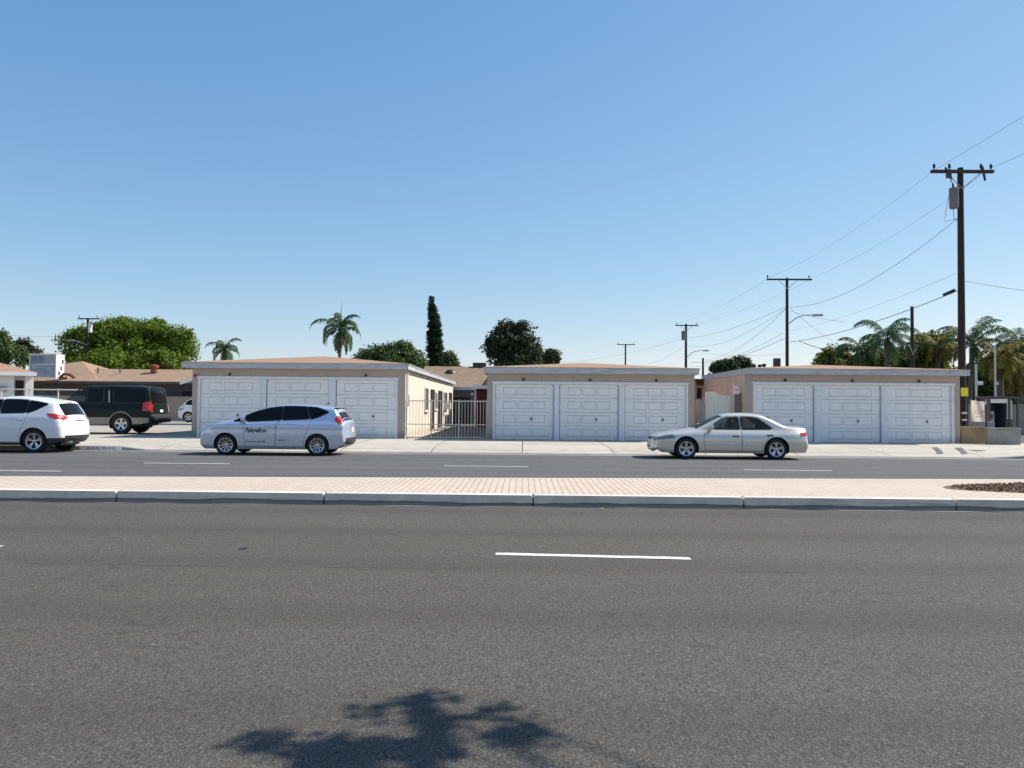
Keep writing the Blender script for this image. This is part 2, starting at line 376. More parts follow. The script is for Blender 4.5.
M['bark'] = simple('grey_brown_bark', (.12, .095, .07), .9, var=.3, scale=5, bump=.01)
M['mulch_leaf'] = leaf('dry_mulch', (.05, .03, .02), (.26, .17, .11), 2)
M['beige'] = simple('beige_metal', (.62, .58, .50), .5, var=.1)
M['cooler'] = simple('grey_blue_louvre_metal', (.34, .37, .43), .5, .3, var=.2, scale=2)
M['booth_blue'] = simple('blue_grey_booth_metal', (.06, .075, .11), .45, .2, var=.2)
M['maroon'] = simple('maroon_panel', (.13, .03, .03), .6)

def banner_cloth():
    t = NT('banner_cloth'); c = t.ramp(t.noise(2, 3), .3, .7, (.80, .70, .58), (.86, .77, .66)); tl = t.n('ShaderNodeBsdfTranslucent', Color=c); mx = t.t.nodes.new('ShaderNodeMixShader'); mx.inputs[0].default_value = .55
    t.out(c, .8); o = t.t.nodes['Material Output']; t.t.links.new(t.b.outputs[0], mx.inputs[1]); t.t.links.new(tl.outputs[0], mx.inputs[2]); t.t.links.new(mx.outputs[0], o.inputs[0]); return t.m
M['banner'] = banner_cloth()
# ------------------------------------------------------------------ the ground and the roads
def S(o): return tag(o, kind='structure')
def sheet(name, pts, mat): return S(MB().add(pts, [tuple(range(len(pts)))]).build(name, mat))
def ZR(Y): return -(Y-14.4)*.009 if Y > 14.4 else 0.0
sheet('ground', [(-2500, -400, -.45), (2500, -400, -.45), (2500, 3500, -.45), (-2500, 3500, -.45)], M['soil'])
sheet('road', [(-220, 1.2, 0), (220, 1.2, 0), (220, 11.62, 0), (-220, 11.62, 0)], M['asphalt_near'])
sheet('road_beyond_median', [(-220, 8, 0.0-.03), (220, 8, -.03), (220, 14.4, -.004), (220, 25.7, ZR(25.7)), (-220, 25.7, ZR(25.7)), (-220, 14.4, -.004)], M['asphalt_far'])
# near pavement on which the picture was taken
S(MB().bbox(-220, 220, -9, 1.19, -.4, .14, .02).build('near_pavement', M['walk']))
# median
KY = 11.60
k = MB(); x = .165-3.14*60
while x < 190:
    k.bbox(x+.008, x+3.14-.008, KY, KY+.15, -.35, .172, .022); x += 3.14
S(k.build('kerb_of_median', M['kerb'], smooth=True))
def MF(X): return 14.4 + .072*max(-14, min(14, X))
Xs = [-200, -14, -10, -6, -2, 2, 6, 10, 14, 200]
k = MB()
for a, b in zip(Xs[:-1], Xs[1:]):
    vs = [(a, MF(a)-.15, .17), (b, MF(b)-.15, .17), (b, MF(b), .165), (a, MF(a), .165), (a, MF(a), -.3), (b, MF(b), -.3)]
    k.add(vs, [(0, 1, 2, 3), (3, 2, 5, 4)])
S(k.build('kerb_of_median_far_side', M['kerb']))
vs = [(X, KY+.15, .168) for X in Xs] + [(X, MF(X)-.15, .168) for X in Xs]; n = len(Xs)
S(MB().add(vs, [(i, i+1, n+i+1, n+i) for i in range(n-1)]).build('median_paving', M['paver']))
# shoulder of worn grit along the median
k = MB(); rs = random.Random(3); xs = [-60+i*.35 for i in range(345)]
vs = [(X, KY-.001, .004) for X in xs] + [(X, KY-.05-.10*rs.random()**2, .004) for X in xs]; n = len(xs)
S(k.add(vs, [(i, n+i, n+i+1, i+1) for i in range(n-1)]).build('gutter_grit', simple('grit', (.20, .19, .17), .95, var=.4, scale=30)))
# planting bed on the median
bx, by, ra, rb = 12.3, 13.5, 5.15, 1.2
def inbed(u): return (bx+ra*math.cos(u), by+.06*(ra*math.cos(u))+rb*math.sin(u)*(1+.12*math.sin(5*u)))
rim = [inbed(2*math.pi*i/60) for i in range(60)]
S(MB().add([(x, y, .173) for x, y in rim], [tuple(range(60))]).build('planting_bed_soil', simple('dark_mulch', (.16, .10, .07), .95, var=.5, scale=14, bump=.02)))
rr = np.random.RandomState(5)
def leaf_mesh(name, pts, size, mat, parent=None, stretch=1.0, nrm=None, flat=0.0, seed=1, aspect=.6, up_bias=0.0):
    "one mesh of many small leaf faces centred on pts"
    rs = np.random.RandomState(seed); n = len(pts); pts = np.asarray(pts, float)
    d = rs.normal(size=(n, 3))
    if nrm is not None: d = d*.75 + nrm*1.1
    d[:, 2] += up_bias
    d[:, 2] = d[:, 2]*(1-flat) + flat*2.5
    d /= np.linalg.norm(d, axis=1)[:, None]+1e-9
    a = rs.normal(size=(n, 3)); a[:, 2] *= stretch; a -= d*(a*d).sum(1)[:, None]; a /= np.linalg.norm(a, axis=1)[:, None]+1e-9
    b = np.cross(d, a); s = size*(.6+.8*rs.rand(n))[:, None]
    v = np.empty((n, 4, 3)); v[:, 0] = pts-a*s; v[:, 1] = pts+b*s*aspect-a*s*.1; v[:, 2] = pts+a*s; v[:, 3] = pts-b*s*aspect+a*s*.15
    me = bpy.data.meshes.new(name); me.vertices.add(4*n); me.vertices.foreach_set('co', v.reshape(-1))
    me.loops.add(4*n); me.loops.foreach_set('vertex_index', np.arange(4*n, dtype=np.int32))
    me.polygons.add(n); me.polygons.foreach_set('loop_start', np.arange(0, 4*n, 4, dtype=np.int32)); me.polygons.foreach_set('loop_total', np.full(n, 4, dtype=np.int32))
    me.update(calc_edges=True); me.validate()
    return link(name, me, mat, parent)
u = rr.rand(9000)*2*math.pi; q = np.sqrt(rr.rand(9000))*.98
pts = np.stack([bx+ra*q*np.cos(u), by+.06*ra*q*np.cos(u)+rb*q*np.sin(u), .18+.05*rr.rand(9000)*(1.1-q)], 1)
o = leaf_mesh('dry_mulch', pts, .030, M['mulch_leaf'], flat=.5, seed=2); tag(o, 'brown dry bark mulch and dead leaves in the oval bed of the median', None, None, 'stuff')

# far kerb, apron and pavement
FY = 25.66; ZB = ZR(FY)
def kt(X):   # kerb height above its gutter
    def sm(a, b, v): t = max(0, min(1, (v-a)/(b-a))); return t*t*(3-2*t)
    return .03 + .12*(1-sm(-13.6, -12.3, X)) + .12*sm(15.2, 17.4, X)
def wz(X, Y):
    if Y <= FY+1.3: t = (Y-FY)/1.3; return (ZB+kt(X))*(1-t) + .055*t
    if Y <= 31.5: return .055 + .045*(Y-FY-1.3)/(31.5-FY-1.3)
    return .10
xs = [-200, -60, -30] + [-20+.5*i for i in range(85)] + [30, 60, 200]; ys = [FY+.15, FY+.6, FY+1.3, 29, 31.5, 33]
n = len(xs)
k = MB().add([(X, Y, wz(X, Y)) for Y in ys for X in xs], [(j*n+i, j*n+i+1, (j+1)*n+i+1, (j+1)*n+i) for j in range(len(ys)-1) for i in range(n-1)])
S(k.build('pavement', M['walk']))
k = MB().add([(X, FY-.015, ZB-.2) for X in xs]+[(X, FY, ZB+kt(X)-.015) for X in xs]+[(X, FY+.02, ZB+kt(X)) for X in xs]+[(X, FY+.15, wz(X, FY+.15)) for X in xs],
             [(j*n+i, j*n+i+1, (j+1)*n+i+1, (j+1)*n+i) for j in range(3) for i in range(n-1)])
S(k.build('kerb', M['gutter']))
sheet('gutter', [(-200, FY-.45, ZR(FY-.45)+.004), (200, FY-.45, ZR(FY-.45)+.004), (200, FY+.02, ZB+.004), (-200, FY+.02, ZB+.004)], M['gutter'])
sheet('lot', [(-60, 32.95, .096), (19.6, 32.95, .096), (19.6, 72, .096), (-60, 72, .096)], M['lot'])
sheet('side_street', [(19.6, 32.95, .09), (60, 32.95, .09), (60, 220, .09), (19.6, 220, .09)], M['asphalt_far'])
# painted lines
def mark(name, x0, x1, Y, wd, far=False, skew=0):
    f = (lambda y: ZR(y)+.006) if far else (lambda y: .005)
    m = MB(); n = max(2, int((x1-x0)/.12)); rs = random.Random(int(x0*100)+5)
    a = [(x0+(x1-x0)*i/n, Y-wd/2+rs.uniform(-.006, .006)+skew*i/n) for i in range(n+1)]; b = [(x, y+wd+rs.uniform(-.006, .006)) for x, y in a]
    m.add([(x, y, f(y)) for x, y in a]+[(x, y, f(y)) for x, y in b], [(i, i+1, n+2+i, n+1+i) for i in range(n)])
    o = m.build(name, M['line']); return S(o)
mark('lane_line', PX(497, 7.9), PX(689, 7.8), 7.86, .12, skew=-.13)
mark('lane_line', -9.2, PX(1.5, 7.9), 7.95, .115)
for a, b in ((144, 230), (444, 529), (740, 826)): mark('lane_line', PX(a, 19.7), PX(b, 19.7), 19.75 if a < 700 else 19.35, .13, True)
mark('lane_line', -30, PX(63, 16.9), 16.9, .13, True)
# small things lying in the road
o = MB().lathe([(0, .006), (.048, .006), (.052, .003)], 24, o=(P(240, 552, 7.9).x, 8.0, 0)).build('valve_cover', simple('cast_iron', (.03, .03, .03), .6, .4)); tag(o, 'small round iron valve cover set in the near asphalt', 'valve cover')
def leafy(px, py, Y, z, c, lab, k=1.0):
    m = MB(); p = P(px, py, Y); m.add([(p.x-.05*k, Y, z+.004), (p.x-.01*k, Y-.025*k, z+.018*k), (p.x+.05*k, Y+.005*k, z+.006), (p.x, Y+.03*k, z+.02*k)], [(0, 1, 2, 3)])
    tag(m.build('fallen_leaf', c), lab, 'leaf')
lf = simple('dry_leaf', (.62, .48, .22), .7)
leafy(602, 508, 11.35, 0, lf, 'dry yellow leaf lying in the gutter at the median kerb')
leafy(153, 653, 4.8, 0, simple('orange_scrap', (.55, .32, .16), .7), 'tiny orange scrap lying alone on the near asphalt', .32)
# narrow dark strips lying askew on the pavement
steel = simple('dark_strip_grey', (.10, .10, .10), .6, .3, var=.3, scale=20)
for c4, lab in (([(932, 447.6), (937.5, 447.6), (943.5, 451.6), (937.5, 451.8)], 'narrow dark strip set askew in the pale pavement, left of the other'), ([(954.5, 448), (961, 447.8), (967.5, 451.8), (962, 452)], 'narrow dark strip in the pavement in front of the tall pole')):
    pts = []
    for x, y in c4:
        d = P(x, y, 28.0)-CAMPOS; k = (.075-1.5)/d.z; pts.append(CAMPOS+d*k)
    c = sum(pts, Vector())/4; o = thing('dark_strip', lab, 'utility cover', (c.x, c.y, .0), group='dark strips in the pavement')
    m = MB(); n = 14; vs = []
    for j in range(n+1):
        for u, v in ((pts[0], pts[3]), (pts[1], pts[2])):
            q = u.lerp(v, j/n); vs.append((q.x-c.x, q.y-c.y, wz(q.x, q.y)+.014))
    m.add(vs, [(2*j, 2*j+1, 2*j+3, 2*j+2) for j in range(n)]); m.build('strip_face', steel, o)
    MB().bbox(-.06, .06, -.05, .05, wz(c.x, c.y)+.013, wz(c.x, c.y)+.03, .006).build('handle', M['galv'], o)  # small raised block at the middle of the strip
m = MB(); m.prism([(0, -.4), (.5, -.18), (.55, .1), (.1, .3)], 0, .006, 'Z'); S(m.build('pavement_patch', M['asphalt_far'], loc=(PX(968.5, 27.6), 27.6, wz(16, 27.6)+.003)))

# house numbers painted on the kerb
ka, kb = PX(81, FY), PX(123, FY)
o = thing('kerb_number_panel', 'white panel with black house numbers painted on the left kerb', 'kerb number', ((ka+kb)/2, FY-.022, ZB+.078))
MB().box(-(kb-ka)/2, (kb-ka)/2, 0, .003, -.066, .066).build('panel', M['trim_white'], o)
text_part('10510 N.-10512 Q.', .135, M['ink'], o, 'lettering', (0, -.002, 0), sx=.98)

# ------------------------------------------------------------------ the garages
GY = 32.2
def window(parent, x0, x1, z0, z1, y, face='-Y', mat=None, name='window', frame=.05, fm=None, bars=1, depth=.05):
    "a window (frame with pane and sill) on a wall that faces face; x runs along the wall"
    def bb(m, a, b, c, d, e0, e1):   # along, along, out0, out1, z0, z1
        if face == '-Y': m.box(a, b, y-d, y-c, e0, e1)
        elif face == '+X': m.box(y+c, y+d, a, b, e0, e1)
        elif face == '-X': m.box(y-d, y-c, a, b, e0, e1)
        return m
    f = MB(); bb(f, x0-frame, x0, 0, depth, z0-frame, z1+frame); bb(f, x1, x1+frame, 0, depth, z0-frame, z1+frame)
    bb(f, x0, x1, 0, depth, z1, z1+frame); bb(f, x0, x1, 0, depth, z0-frame, z0)
    for i in range(bars):
        c = x0+(x1-x0)*(i+1)/(bars+1); bb(f, c-.015, c+.015, .005, depth*.8, z0, z1)
    w_ = f.build(name, fm or M['trim_white'], parent)
    bb(MB(), x0, x1, .004, .012, z0, z1).build('pane', mat or M['house_glass'], w_)
    bb(MB(), x0-frame-.03, x1+frame+.03, 0, depth+.05, z0-frame-.045, z0-frame-.003).build('sill', fm or M['trim_white'], w_)
    return w_
def garage(label, X0, X1, dpx, lpx, zf1, zf0, zhead, zapex, depth, ovl, ovr, seed):
    zhead -= .085
    Zb = .06; g = thing('garage_building', label, 'garage building', ((X0+X1)/2, GY, 0), group='low garage buildings along the far pavement'); ox = (X0+X1)/2
    X0 -= ox; X1 -= ox; T = .16
    D = [(P(a, 410, GY).x-ox, P(b, 410, GY).x-ox) for a, b in dpx]
    fr = .085
    wl = MB(); wl.box(X0, D[0][0]-fr, 0, T, Zb, zhead+fr); wl.box(D[-1][1]+fr, X1, 0, T, Zb, zhead+fr); wl.box(X0, X1, 0, T, zhead+fr, zf0+.1)
    wl.box(X0, X0+T, T, depth, Zb, zf0+.1); wl.box(X1-T, X1, T, depth, Zb, zf0+.1); wl.box(X0+T, X1-T, depth-T, depth, Zb, zf0+.1)
    wl.box(D[0][0]-fr, D[-1][1]+fr, 1.2, 1.25, Zb, zf0)
    g_wall = wl.build('wall', None, g)
    tr = MB(); tr.box(D[0][0]-fr, D[0][0], -.022, .12, Zb, zhead+fr); tr.box(D[-1][1], D[-1][1]+fr, -.022, .12, Zb, zhead+fr)
    tr.box(D[0][0], D[-1][1], -.022, .12, zhead, zhead+fr); tr.box(D[0][0]-.14, D[-1][1]+.14, -.034, -.0225, zhead+fr-.03, zhead+fr+.03)
    tr.build('door_frame', M['trim_white'], g)
    for i in range(len(D)-1):
        a, b = D[i][1], D[i+1][0]
        m = MB().bbox(a+.014, b-.014, -.018, .10, Zb, zhead-.003, .008)
        m.bbox(a+.05, a+.07, -.03, -.0185, Zb+.02, zhead-.02, .004).build('door_post', M['trim_white'], g)
    rs = random.Random(seed)
    for i, (a, b) in enumerate(D):
        wdt = b-a; H = zhead-.10; m = MB(); n = 4; yo = .085+rs.uniform(-.01, .01)
        for r in range(n):
            z0 = .10+H*r/n+.005; z1 = .10+H*(r+1)/n-.008
            mg = .125*wdt; pw = (wdt-2*mg)/3; A, B_ = a+.012, b-.012; zp0, zp1 = z0+.12, z1-.12
            m.bbox(A, B_, yo, yo+.045, z0, zp0, .008); m.bbox(A, B_, yo, yo+.045, zp1, z1, .008)
            e = [A]
            for c in range(3):
                pa = a+mg+pw*c+.035; pb = a+mg+pw*(c+1)-.035
                m.box(e[-1], pa, yo+.0005, yo+.045, zp0, zp1); e.append(pb)
                m.bbox(pa+.012, pb-.012, yo-.004+rs.uniform(-.003, .002), yo+.045, zp0+.021, zp1-.021, .007)
            m.box(e[-1], B_, yo+.0005, yo+.045, zp0, zp1)
        m.box(a+.002, b-.002, yo+.046, yo+.06, .11, zhead)
        d = m.build('garage_door', M['door'], g)
        hx = a+wdt*.625; hz = .10+H*.375
        hm = MB().tube([(hx, yo-.05, hz-.05), (hx, yo-.05, hz+.05)], .013, 8); hm.tube([(hx, yo-.05, hz), (hx, yo+.01, hz)], .02, 8); hm.lathe([(0, yo-.012), (.032, yo-.012), (.036, yo)], 12, 'Y', (hx, 0, hz))
        hm.build('handle', M['plastic'], d)
        sw = MB().box(a, b, .02, .05, Zb, .10).build('door_sweep', M['black'], d)
    for lx in lpx:
        c = P(lx, 380, GY).x-ox; m = MB().lathe([(0, .0), (.05, 0), (.055, -.03), (.03, -.05), (.045, -.10), (.02, -.13), (0, -.135)], 12, 'Y', (c, 0, zhead+fr+.11)); m.build('wall_light', M['plastic'], g, smooth=True)
    # roof: fascia boards, soffit, shingled hip
    ax0, ax1, ay0, ay1 = X0-ovl, X1+ovr, -.32, depth+.3; t = .035
    f = MB(); hf = zf1-zf0
    f.box(ax0, ax1, ay0, ay0+t, zf0, zf1); f.box(ax0, ax1, ay1-t, ay1, zf0, zf1); f.box(ax0, ax0+t, ay0+t, ay1-t, zf0, zf1); f.box(ax1-t, ax1, ay0+t, ay1-t, zf0, zf1)
    f.box(ax0-.02, ax1+.02, ay0-.022, ay0-.001, zf1-.055, zf1+.012)
    f.box(ax0-.022, ax0-.001, ay0, ay1, zf1-.055, zf1+.012); f.box(ax1+.001, ax1+.022, ay0, ay1, zf1-.055, zf1+.012)
    f.build('fascia', M['fascia'], g)
    MB().box(ax0+t+.002, ax1-t-.002, ay0+t+.002, ay1-t-.002, zf0+.102, zf0+.125).build('soffit', M['trim_white'], g)
    hw = (ax1-ax0)/2; cx = (ax0+ax1)/2; zz = zf1+.014; ry0 = ay0+hw; ry1 = max(ry0+1, ay1-hw)
    r = MB(); e = .04; r.add([(ax0-e, ay0-e, zz), (ax1+e, ay0-e, zz), (ax1+e, ay1+e, zz), (ax0-e, ay1+e, zz), (cx, ry0, zapex), (cx, ry1, zapex), (ax0-e, ay0-e, zz-.012), (ax1+e, ay0-e, zz-.012), (ax1+e, ay1+e, zz-.012), (ax0-e, ay1+e, zz-.012)],
          [(0, 1, 4), (1, 2, 5, 4), (2, 3, 5), (3, 0, 4, 5), (6, 7, 1, 0), (7, 8, 2, 1), (8, 9, 3, 2), (9, 6, 0, 3)])
    r.build('roof', M['roof_orange'], g)
    return g, g_wall, ox
def Zat(px, py, Y): return P(px, py, Y).z
gL, wL, oL = garage('three door garage building farthest left with cream sunlit side wall, silver wagon in front', PX(192, GY), PX(405, GY), [(199.5, 259.8), (266, 328.2), (335.6, 395.5)], (230, 366), Zat(300, 363.2, 31.9), Zat(300, 368.6, 31.9), Zat(300, 377.5, GY), Zat(330, 357.2, 37.3), 22, .33, .17, 1)
gM, wM, oM = garage('three door garage building in the middle between the iron fence and the board gate', PX(487, GY), PX(694.5, GY), [(494.8, 553.4), (559.7, 618.3), (625, 686)], (523.5, 590, 656), Zat(590, 368, 31.9), Zat(590, 373.8, 31.9), Zat(590, 382.6, GY), Zat(577, 363.8, 37.2), 20, .13, .12, 2)
gR, wR, oR = garage('three door garage building farthest right beside the tall wooden power pole', PX(744.5, GY), PX(960, GY), [(755, 814), (821.5, 881), (888, 952)], (785, 852, 918.5), Zat(850, 369.3, 31.9), Zat(850, 374.8, 31.9), Zat(850, 383.3, GY), Zat(806, 365.6, 37.2), 7.2, .05, .24, 3)
for wo, m in ((wL, 'stucco'), (wM, 'stucco'), (wR, 'stucco')): wo.data.materials.append(M[m])
def face_mat(o, mat, test):
    o.data.materials.append(mat); i = len(o.data.materials)-1
    for p in o.data.polygons:
        if test(p): p.material_index = i
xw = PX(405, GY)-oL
face_mat(wL, M['stucco_cream'], lambda p: p.normal.x > .9 and p.center.x > xw-.05)  # sun-facing side: its lit look is put into a paler stucco
xr = PX(744.5, GY)-oR
face_mat(wR, M['stucco_pink'], lambda p: p.normal.x < -.9 and p.center.x < xr+.05)  # light bounced off the middle garage is put into this warmer stucco
# side wall of the left building: windows, doors, air conditioner
XL = -4.915
def YW(px): return 4.915*773/(523-px)
XLl = XL-oL
window(gL, YW(424.6)-GY, YW(427.4)-GY, 1.25, 2.35, XLl, '+X', depth=.06, bars=1, mat=M['black'])  # pane painted black to look recessed
def side_door(y0, y1, z1=2.3):
    d = MB(); d.box(XLl, XLl+.10, y0-.05, y0, .1, z1+.05); d.box(XLl, XLl+.10, y1, y1+.05, .1, z1+.05); d.box(XLl, XLl+.10, y0, y1, z1, z1+.05)
    dd = d.build('door', M['stucco_dark'], gL); MB().box(XLl+.003, XLl+.06, y0, y1, .12, z1).build('screen', M['black'], dd)  # black panel puts the darkness of a recessed doorway into colour
    MB().box(XLl+.061, XLl+.09, y1-.12, y1-.08, 1.0, 1.12).build('handle', M['chrome'], dd)
    st = MB().bbox(XLl+.002, XLl+.75, y0-.2, y1+.2, .09, .22, .01).build('door_step', M['lot'], gL)
side_door(YW(430.6)-GY, YW(432.9)-GY); side_door(YW(438.3)-GY, YW(440.9)-GY); side_door(YW(449)-GY, YW(450.8)-GY)
window(gL, YW(435.2)-GY, YW(436.8)-GY, 1.3, 2.2, XLl, '+X', depth=.04)
wn = window(gL, YW(443.5)-GY, YW(446.5)-GY, 1.3, 2.3, XLl, '+X', depth=.06)
m = MB(); ya = YW(443.6)-GY; m.bbox(XLl+.06, XLl+.42, ya, ya+.75, 1.25, 1.65, .015)
for i in range(8): m.box(XLl+.421, XLl+.432, ya+.05, ya+.7, 1.29+i*.043, 1.305+i*.043)
ac = m.build('window_air_conditioner', M['beige'], wn)
m = MB(); yy = .55; m.tube([(XLl+.06, .09, 2.85), (XLl+.06, .09, .5), (XLl+.07, .0, .25), (XLl+.16, -.22, .12)], .035, 8); m.build('downspout', M['beige'], gL, smooth=True)
m = MB(); m.tube([(XLl+.05, .45, 2.9), (XLl+.05, .45, 1.9)], .02, 6); m.bbox(XLl+.005, XLl+.12, .35, .6, 1.45, 1.95, .01); m.build('electric_meter', M['beige'], gL)
m = MB(); m.tube([(PX(193, GY)-oL+.1, -.02, 2.65), (PX(193, GY)-oL+.1, -.12, 2.65)], .05, 10); m.build('wall_light', M['rust'], gL)
# a strip of raised walk beside the cream wall
S(MB().bbox(XL+.01, XL+.62, GY+.6, 55, 0, .15, .02).build('alley_walk', M['walk']))
sheet('alley', [(XL+.63, GY+.1, .101), (-1.5, GY+.1, .101), (-1.5, 55.9, .101), (XL+.63, 55.9, .101)], M['asphalt_near'])  # darker asphalt puts the alley's shade into the ground colour
# bulb on the centre alley, roof vents on the right garage
for px, hgt in ((763.5, .28), (770, .26), (774.5, .3)):
    p = P(px, 366, 37.2); m = MB(); m.lathe([(.07, 0), (.07, hgt), (.11, hgt), (.11, hgt+.10), (0, hgt+.12)], 12, o=(p.x-oR, 37.2-GY+1.6, 3.30)); m.build('roof_vent', M['plastic'], gR)
p = P(784, 366, 37.2); MB().box(p.x-oR-.14, p.x-oR+.14, 5.9, 6.2, 3.3, 3.95).build('roof_vent', M['plastic'], gR)
# rear wing in the gap between the middle and right garages
g = thing('rear_wing', 'small tan stucco wing with a dark window, deep in the gap behind the board gate', 'outbuilding', (8.2, 39.6, 0))
MB().box(-1.1, 1.15, 0, .2, .06, 2.9).build('wall', M['stucco_pink'], g); a = PX(696.5, 39.6)-8.2; b = PX(701.5, 39.6)-8.2
window(g, a, b, 1.95, 2.5, 0, '-Y', M['black'], fm=M['stucco'], bars=0); MB().box(-1.2, 1.2, -.3, 0-.002, 2.86, 2.95).build('eave', M['plastic'], g)
MB().box(a-.02, b+.1, -.08, -.01, 2.62, 2.84).build('vent_box', M['rust'], g)

# ------------------------------------------------------------------ iron fence, gates, small walls
fx0, fx1, fy = XL+.06, PX(486.6, 32.35), 32.36
g = thing('iron_fence', 'cream painted iron picket fence closing the alley between the garages', 'fence', (fx0, fy, .08)); W = fx1-fx0; zt = 1.60
for z in (zt, .62, .08): MB().box(0, W, -.016, .016, z-.02, z+.02).build('rail', M['fence_white'], g)
n = 26
for i in range(n+1):
    x = W*i/n; big = i in (0, 8, 17, n); r = .024 if big else .0095
    MB().box(x-r, x+r, -.019-r*.4, -.0165+r, 0, zt+(.06 if big else .05)).build('post' if big else 'picket', M['fence_white'], g)
ga, gb = PX(705, 32.8), PX(733.2, 32.8)
g = thing('board_gate', 'arched gate of weathered white vertical boards behind the sedan', 'gate', (ga, 32.8, .09)); W = gb-ga
n = 9
for i in range(n):
    a, b = W*i/n+.004, W*(i+1)/n-.004; u = (i+.5)/n; zt = 1.98+.12*math.sin(math.pi*min(1, u*1.3+.15))-.08*u
    MB().bbox(a, b, 0, .022, .03, zt, .004).build('board', M['gate_board'], g)
for z in (.35, 1.6): MB().box(0, W, .024, .06, z, z+.09).build('rail', M['gate_board'], g)
g = thing('grey_panel_fence', 'grey brown panel fence section right of the board gate with a white notice above', 'fence', (PX(734, 32.6), 32.6, .09)); W = PX(744, 32.6)-PX(734, 32.6)
MB().bbox(0, W, 0, .06, 0, 2.02, .01).build('panel', simple('grey_brown_panel', (.21, .18, .155), .9), g); MB().box(-.03, -.002, -.01, .07, 0, 2.45).build('post', M['gate_board'], g)
o = thing('notice_board', 'small white notice on the post beside the tan side wall', 'notice', (PX(736.7, 32.55), 32.55, Zat(736.7, 390, 32.55)))
MB().bbox(-.11, .11, 0, .015, -.17, .17, .004).build('board', M['white_sheet'], o); text_part('NO', .11, M['ink_grey'], o, 'lettering', (0, -.003, 0))
tag(MB().bbox(PX(696.5, 32.7), PX(704.6, 32.7), 32.7, 32.85, .05, 1.82, .01).build('block_pier', M['block_grey']), 'low grey block pier left of the board gate', 'pier')

# right hand corner
g = MB().bbox(PX(961.5, 32.2), PX(985.2, 32.2), 32.2, 32.38, .02, Zat(973, 426.5, 32.2), .012).build('retaining_wall', M['block_yellow']); tag(g, 'low stained tan block wall right of the last garage', 'wall')
g = MB().bbox(PX(987.4, 31.6), PX(1020.5, 31.6), 31.6, 31.8, .02, Zat(1003, 429.2, 31.6), .012); g.bbox(PX(986.6, 31.6), PX(1021, 31.6), 31.57, 31.83, Zat(1003, 429.2, 31.6)+.001, Zat(1003, 427.8, 31.6), .01)
tag(g.build('block_wall', M['block_grey']), 'low grey block wall in front of the steel booth frame', 'wall')
g = thing('rusty_post', 'slim rusty steel post between the two low walls', 'post', (PX(986.2, 32.0), 32.0, .08)); MB().tube([(0, 0, 0), (0, 0, 1.6)], .045, 10).build('shaft', M['rust'], g); MB().lathe([(0, 1.64), (.05, 1.63), (.055, 1.6)], 10).build('cap', M['rust'], g)
g = thing('banner', 'cream banner with faint grey lettering standing behind the low tan wall', 'banner', (PX(978.5, 33.0), 33.0, 0)); hw = PX(985.5, 33)-PX(978.5, 33)
zb, zt = Zat(978, 422, 33), Zat(978, 400.2, 33)
m = MB(); n = 8
vs = []; 
for j in range(n+1):
    for i in range(n+1):
        u = i/n; v = j/n; vs.append((-hw+2*hw*u, .03*math.sin(u*7+v*3), zb+(zt-zb-.07*u)*v))
m.add(vs, [(j*(n+1)+i, j*(n+1)+i+1, (j+1)*(n+1)+i+1, (j+1)*(n+1)+i) for j in range(n) for i in range(n)]); m.build('cloth', M['banner'], g, smooth=True)
text_part('1218', .22, M['ink_grey'], g, 'lettering', (.02, -.05, zb+.42)); text_part('N. 4TH', .12, M['ink_grey'], g, 'lettering', (.04, -.05, zb+.22))
for sx in (-1, 1): MB().tube([(sx*(hw+.03), .03, 0.05), (sx*(hw+.03), .03, zt+.03)], .02, 8).build('pole', M['galv'], g)
tag(MB().bbox(PX(968, 33.3), PX(986, 33.3), 32.7, 33.3, .5, Zat(978, 421.5, 33.2), .02).build('equipment_plinth', simple('blue_grey_concrete', (.22, .26, .33), .8)), 'blue grey plinth under the cream banner', 'plinth')
# steel frame and service booth
Yb = 34.0; bx0, bx1 = PX(989, Yb), PX(1018.5, Yb); zt = Zat(1003, 398, Yb); z0 = .5
g = thing('service_booth', 'open fronted blue grey steel service booth with machine inside square frame', 'booth', ((bx0+bx1)/2, Yb, .1)); cx = (bx0+bx1)/2
def fr(a, b, nm='frame_post'): MB().box(*a, *b).build(nm, M['grey_steel'], g)
bm_ = simple('dark_frame_steel', (.07, .07, .08), .5, .3)
for X in (bx0-cx, PX(1009, Yb)-cx, bx1-cx-.06):
    for yy in (0, .9): MB().box(X, X+.06, yy, yy+.06, 0, zt-.1).build('frame_post', bm_, g)
MB().box(bx0-cx-.03, bx1-cx+.05, -.02, .98, zt-.098, zt-.03).build('frame_top', bm_, g)
c0, c1 = PX(991, Yb)-cx, PX(1008, Yb)-cx
m = MB(); m.box(c0, c0+.04, .1, .8, .45, zt-.18); m.box(c1-.04, c1, .1, .8, .45, zt-.18); m.box(c0, c1, .8, .84, .45, zt-.18); m.box(c0, c1, .1, .84, zt-.178, zt-.13); m.box(c0, c1, .1, .84, .40, .449)
m.build('cabinet', M['booth_blue'], g); MB().box(c0-.02, c1+.02, .06, .095, zt-.32, zt-.14).build('canopy', M['white_sheet'], g)
mc = MB().bbox(c0+.12, c0+.42, .45, .78, .55, 1.35, .02).build('machine', M['galv'], g); MB().box(c0+.2, c0+.34, .435, .449, 1.0, 1.2).build('screen', M['booth_blue'], mc)
MB().box(c0+.0, c1, .0, .12, .30, .36).build('shelf', M['galv'], g)
q0, q1 = PX(1009.8, Yb)-cx, PX(1015.5, Yb)-cx
MB().box(q0+.06, q1+.05, .3, .34, 1.0, zt-.2).build('side_board', M['beige'], g); MB().box(q0+.06, q1, .25, .29, .5, .99).build('side_panel', M['maroon'], g)
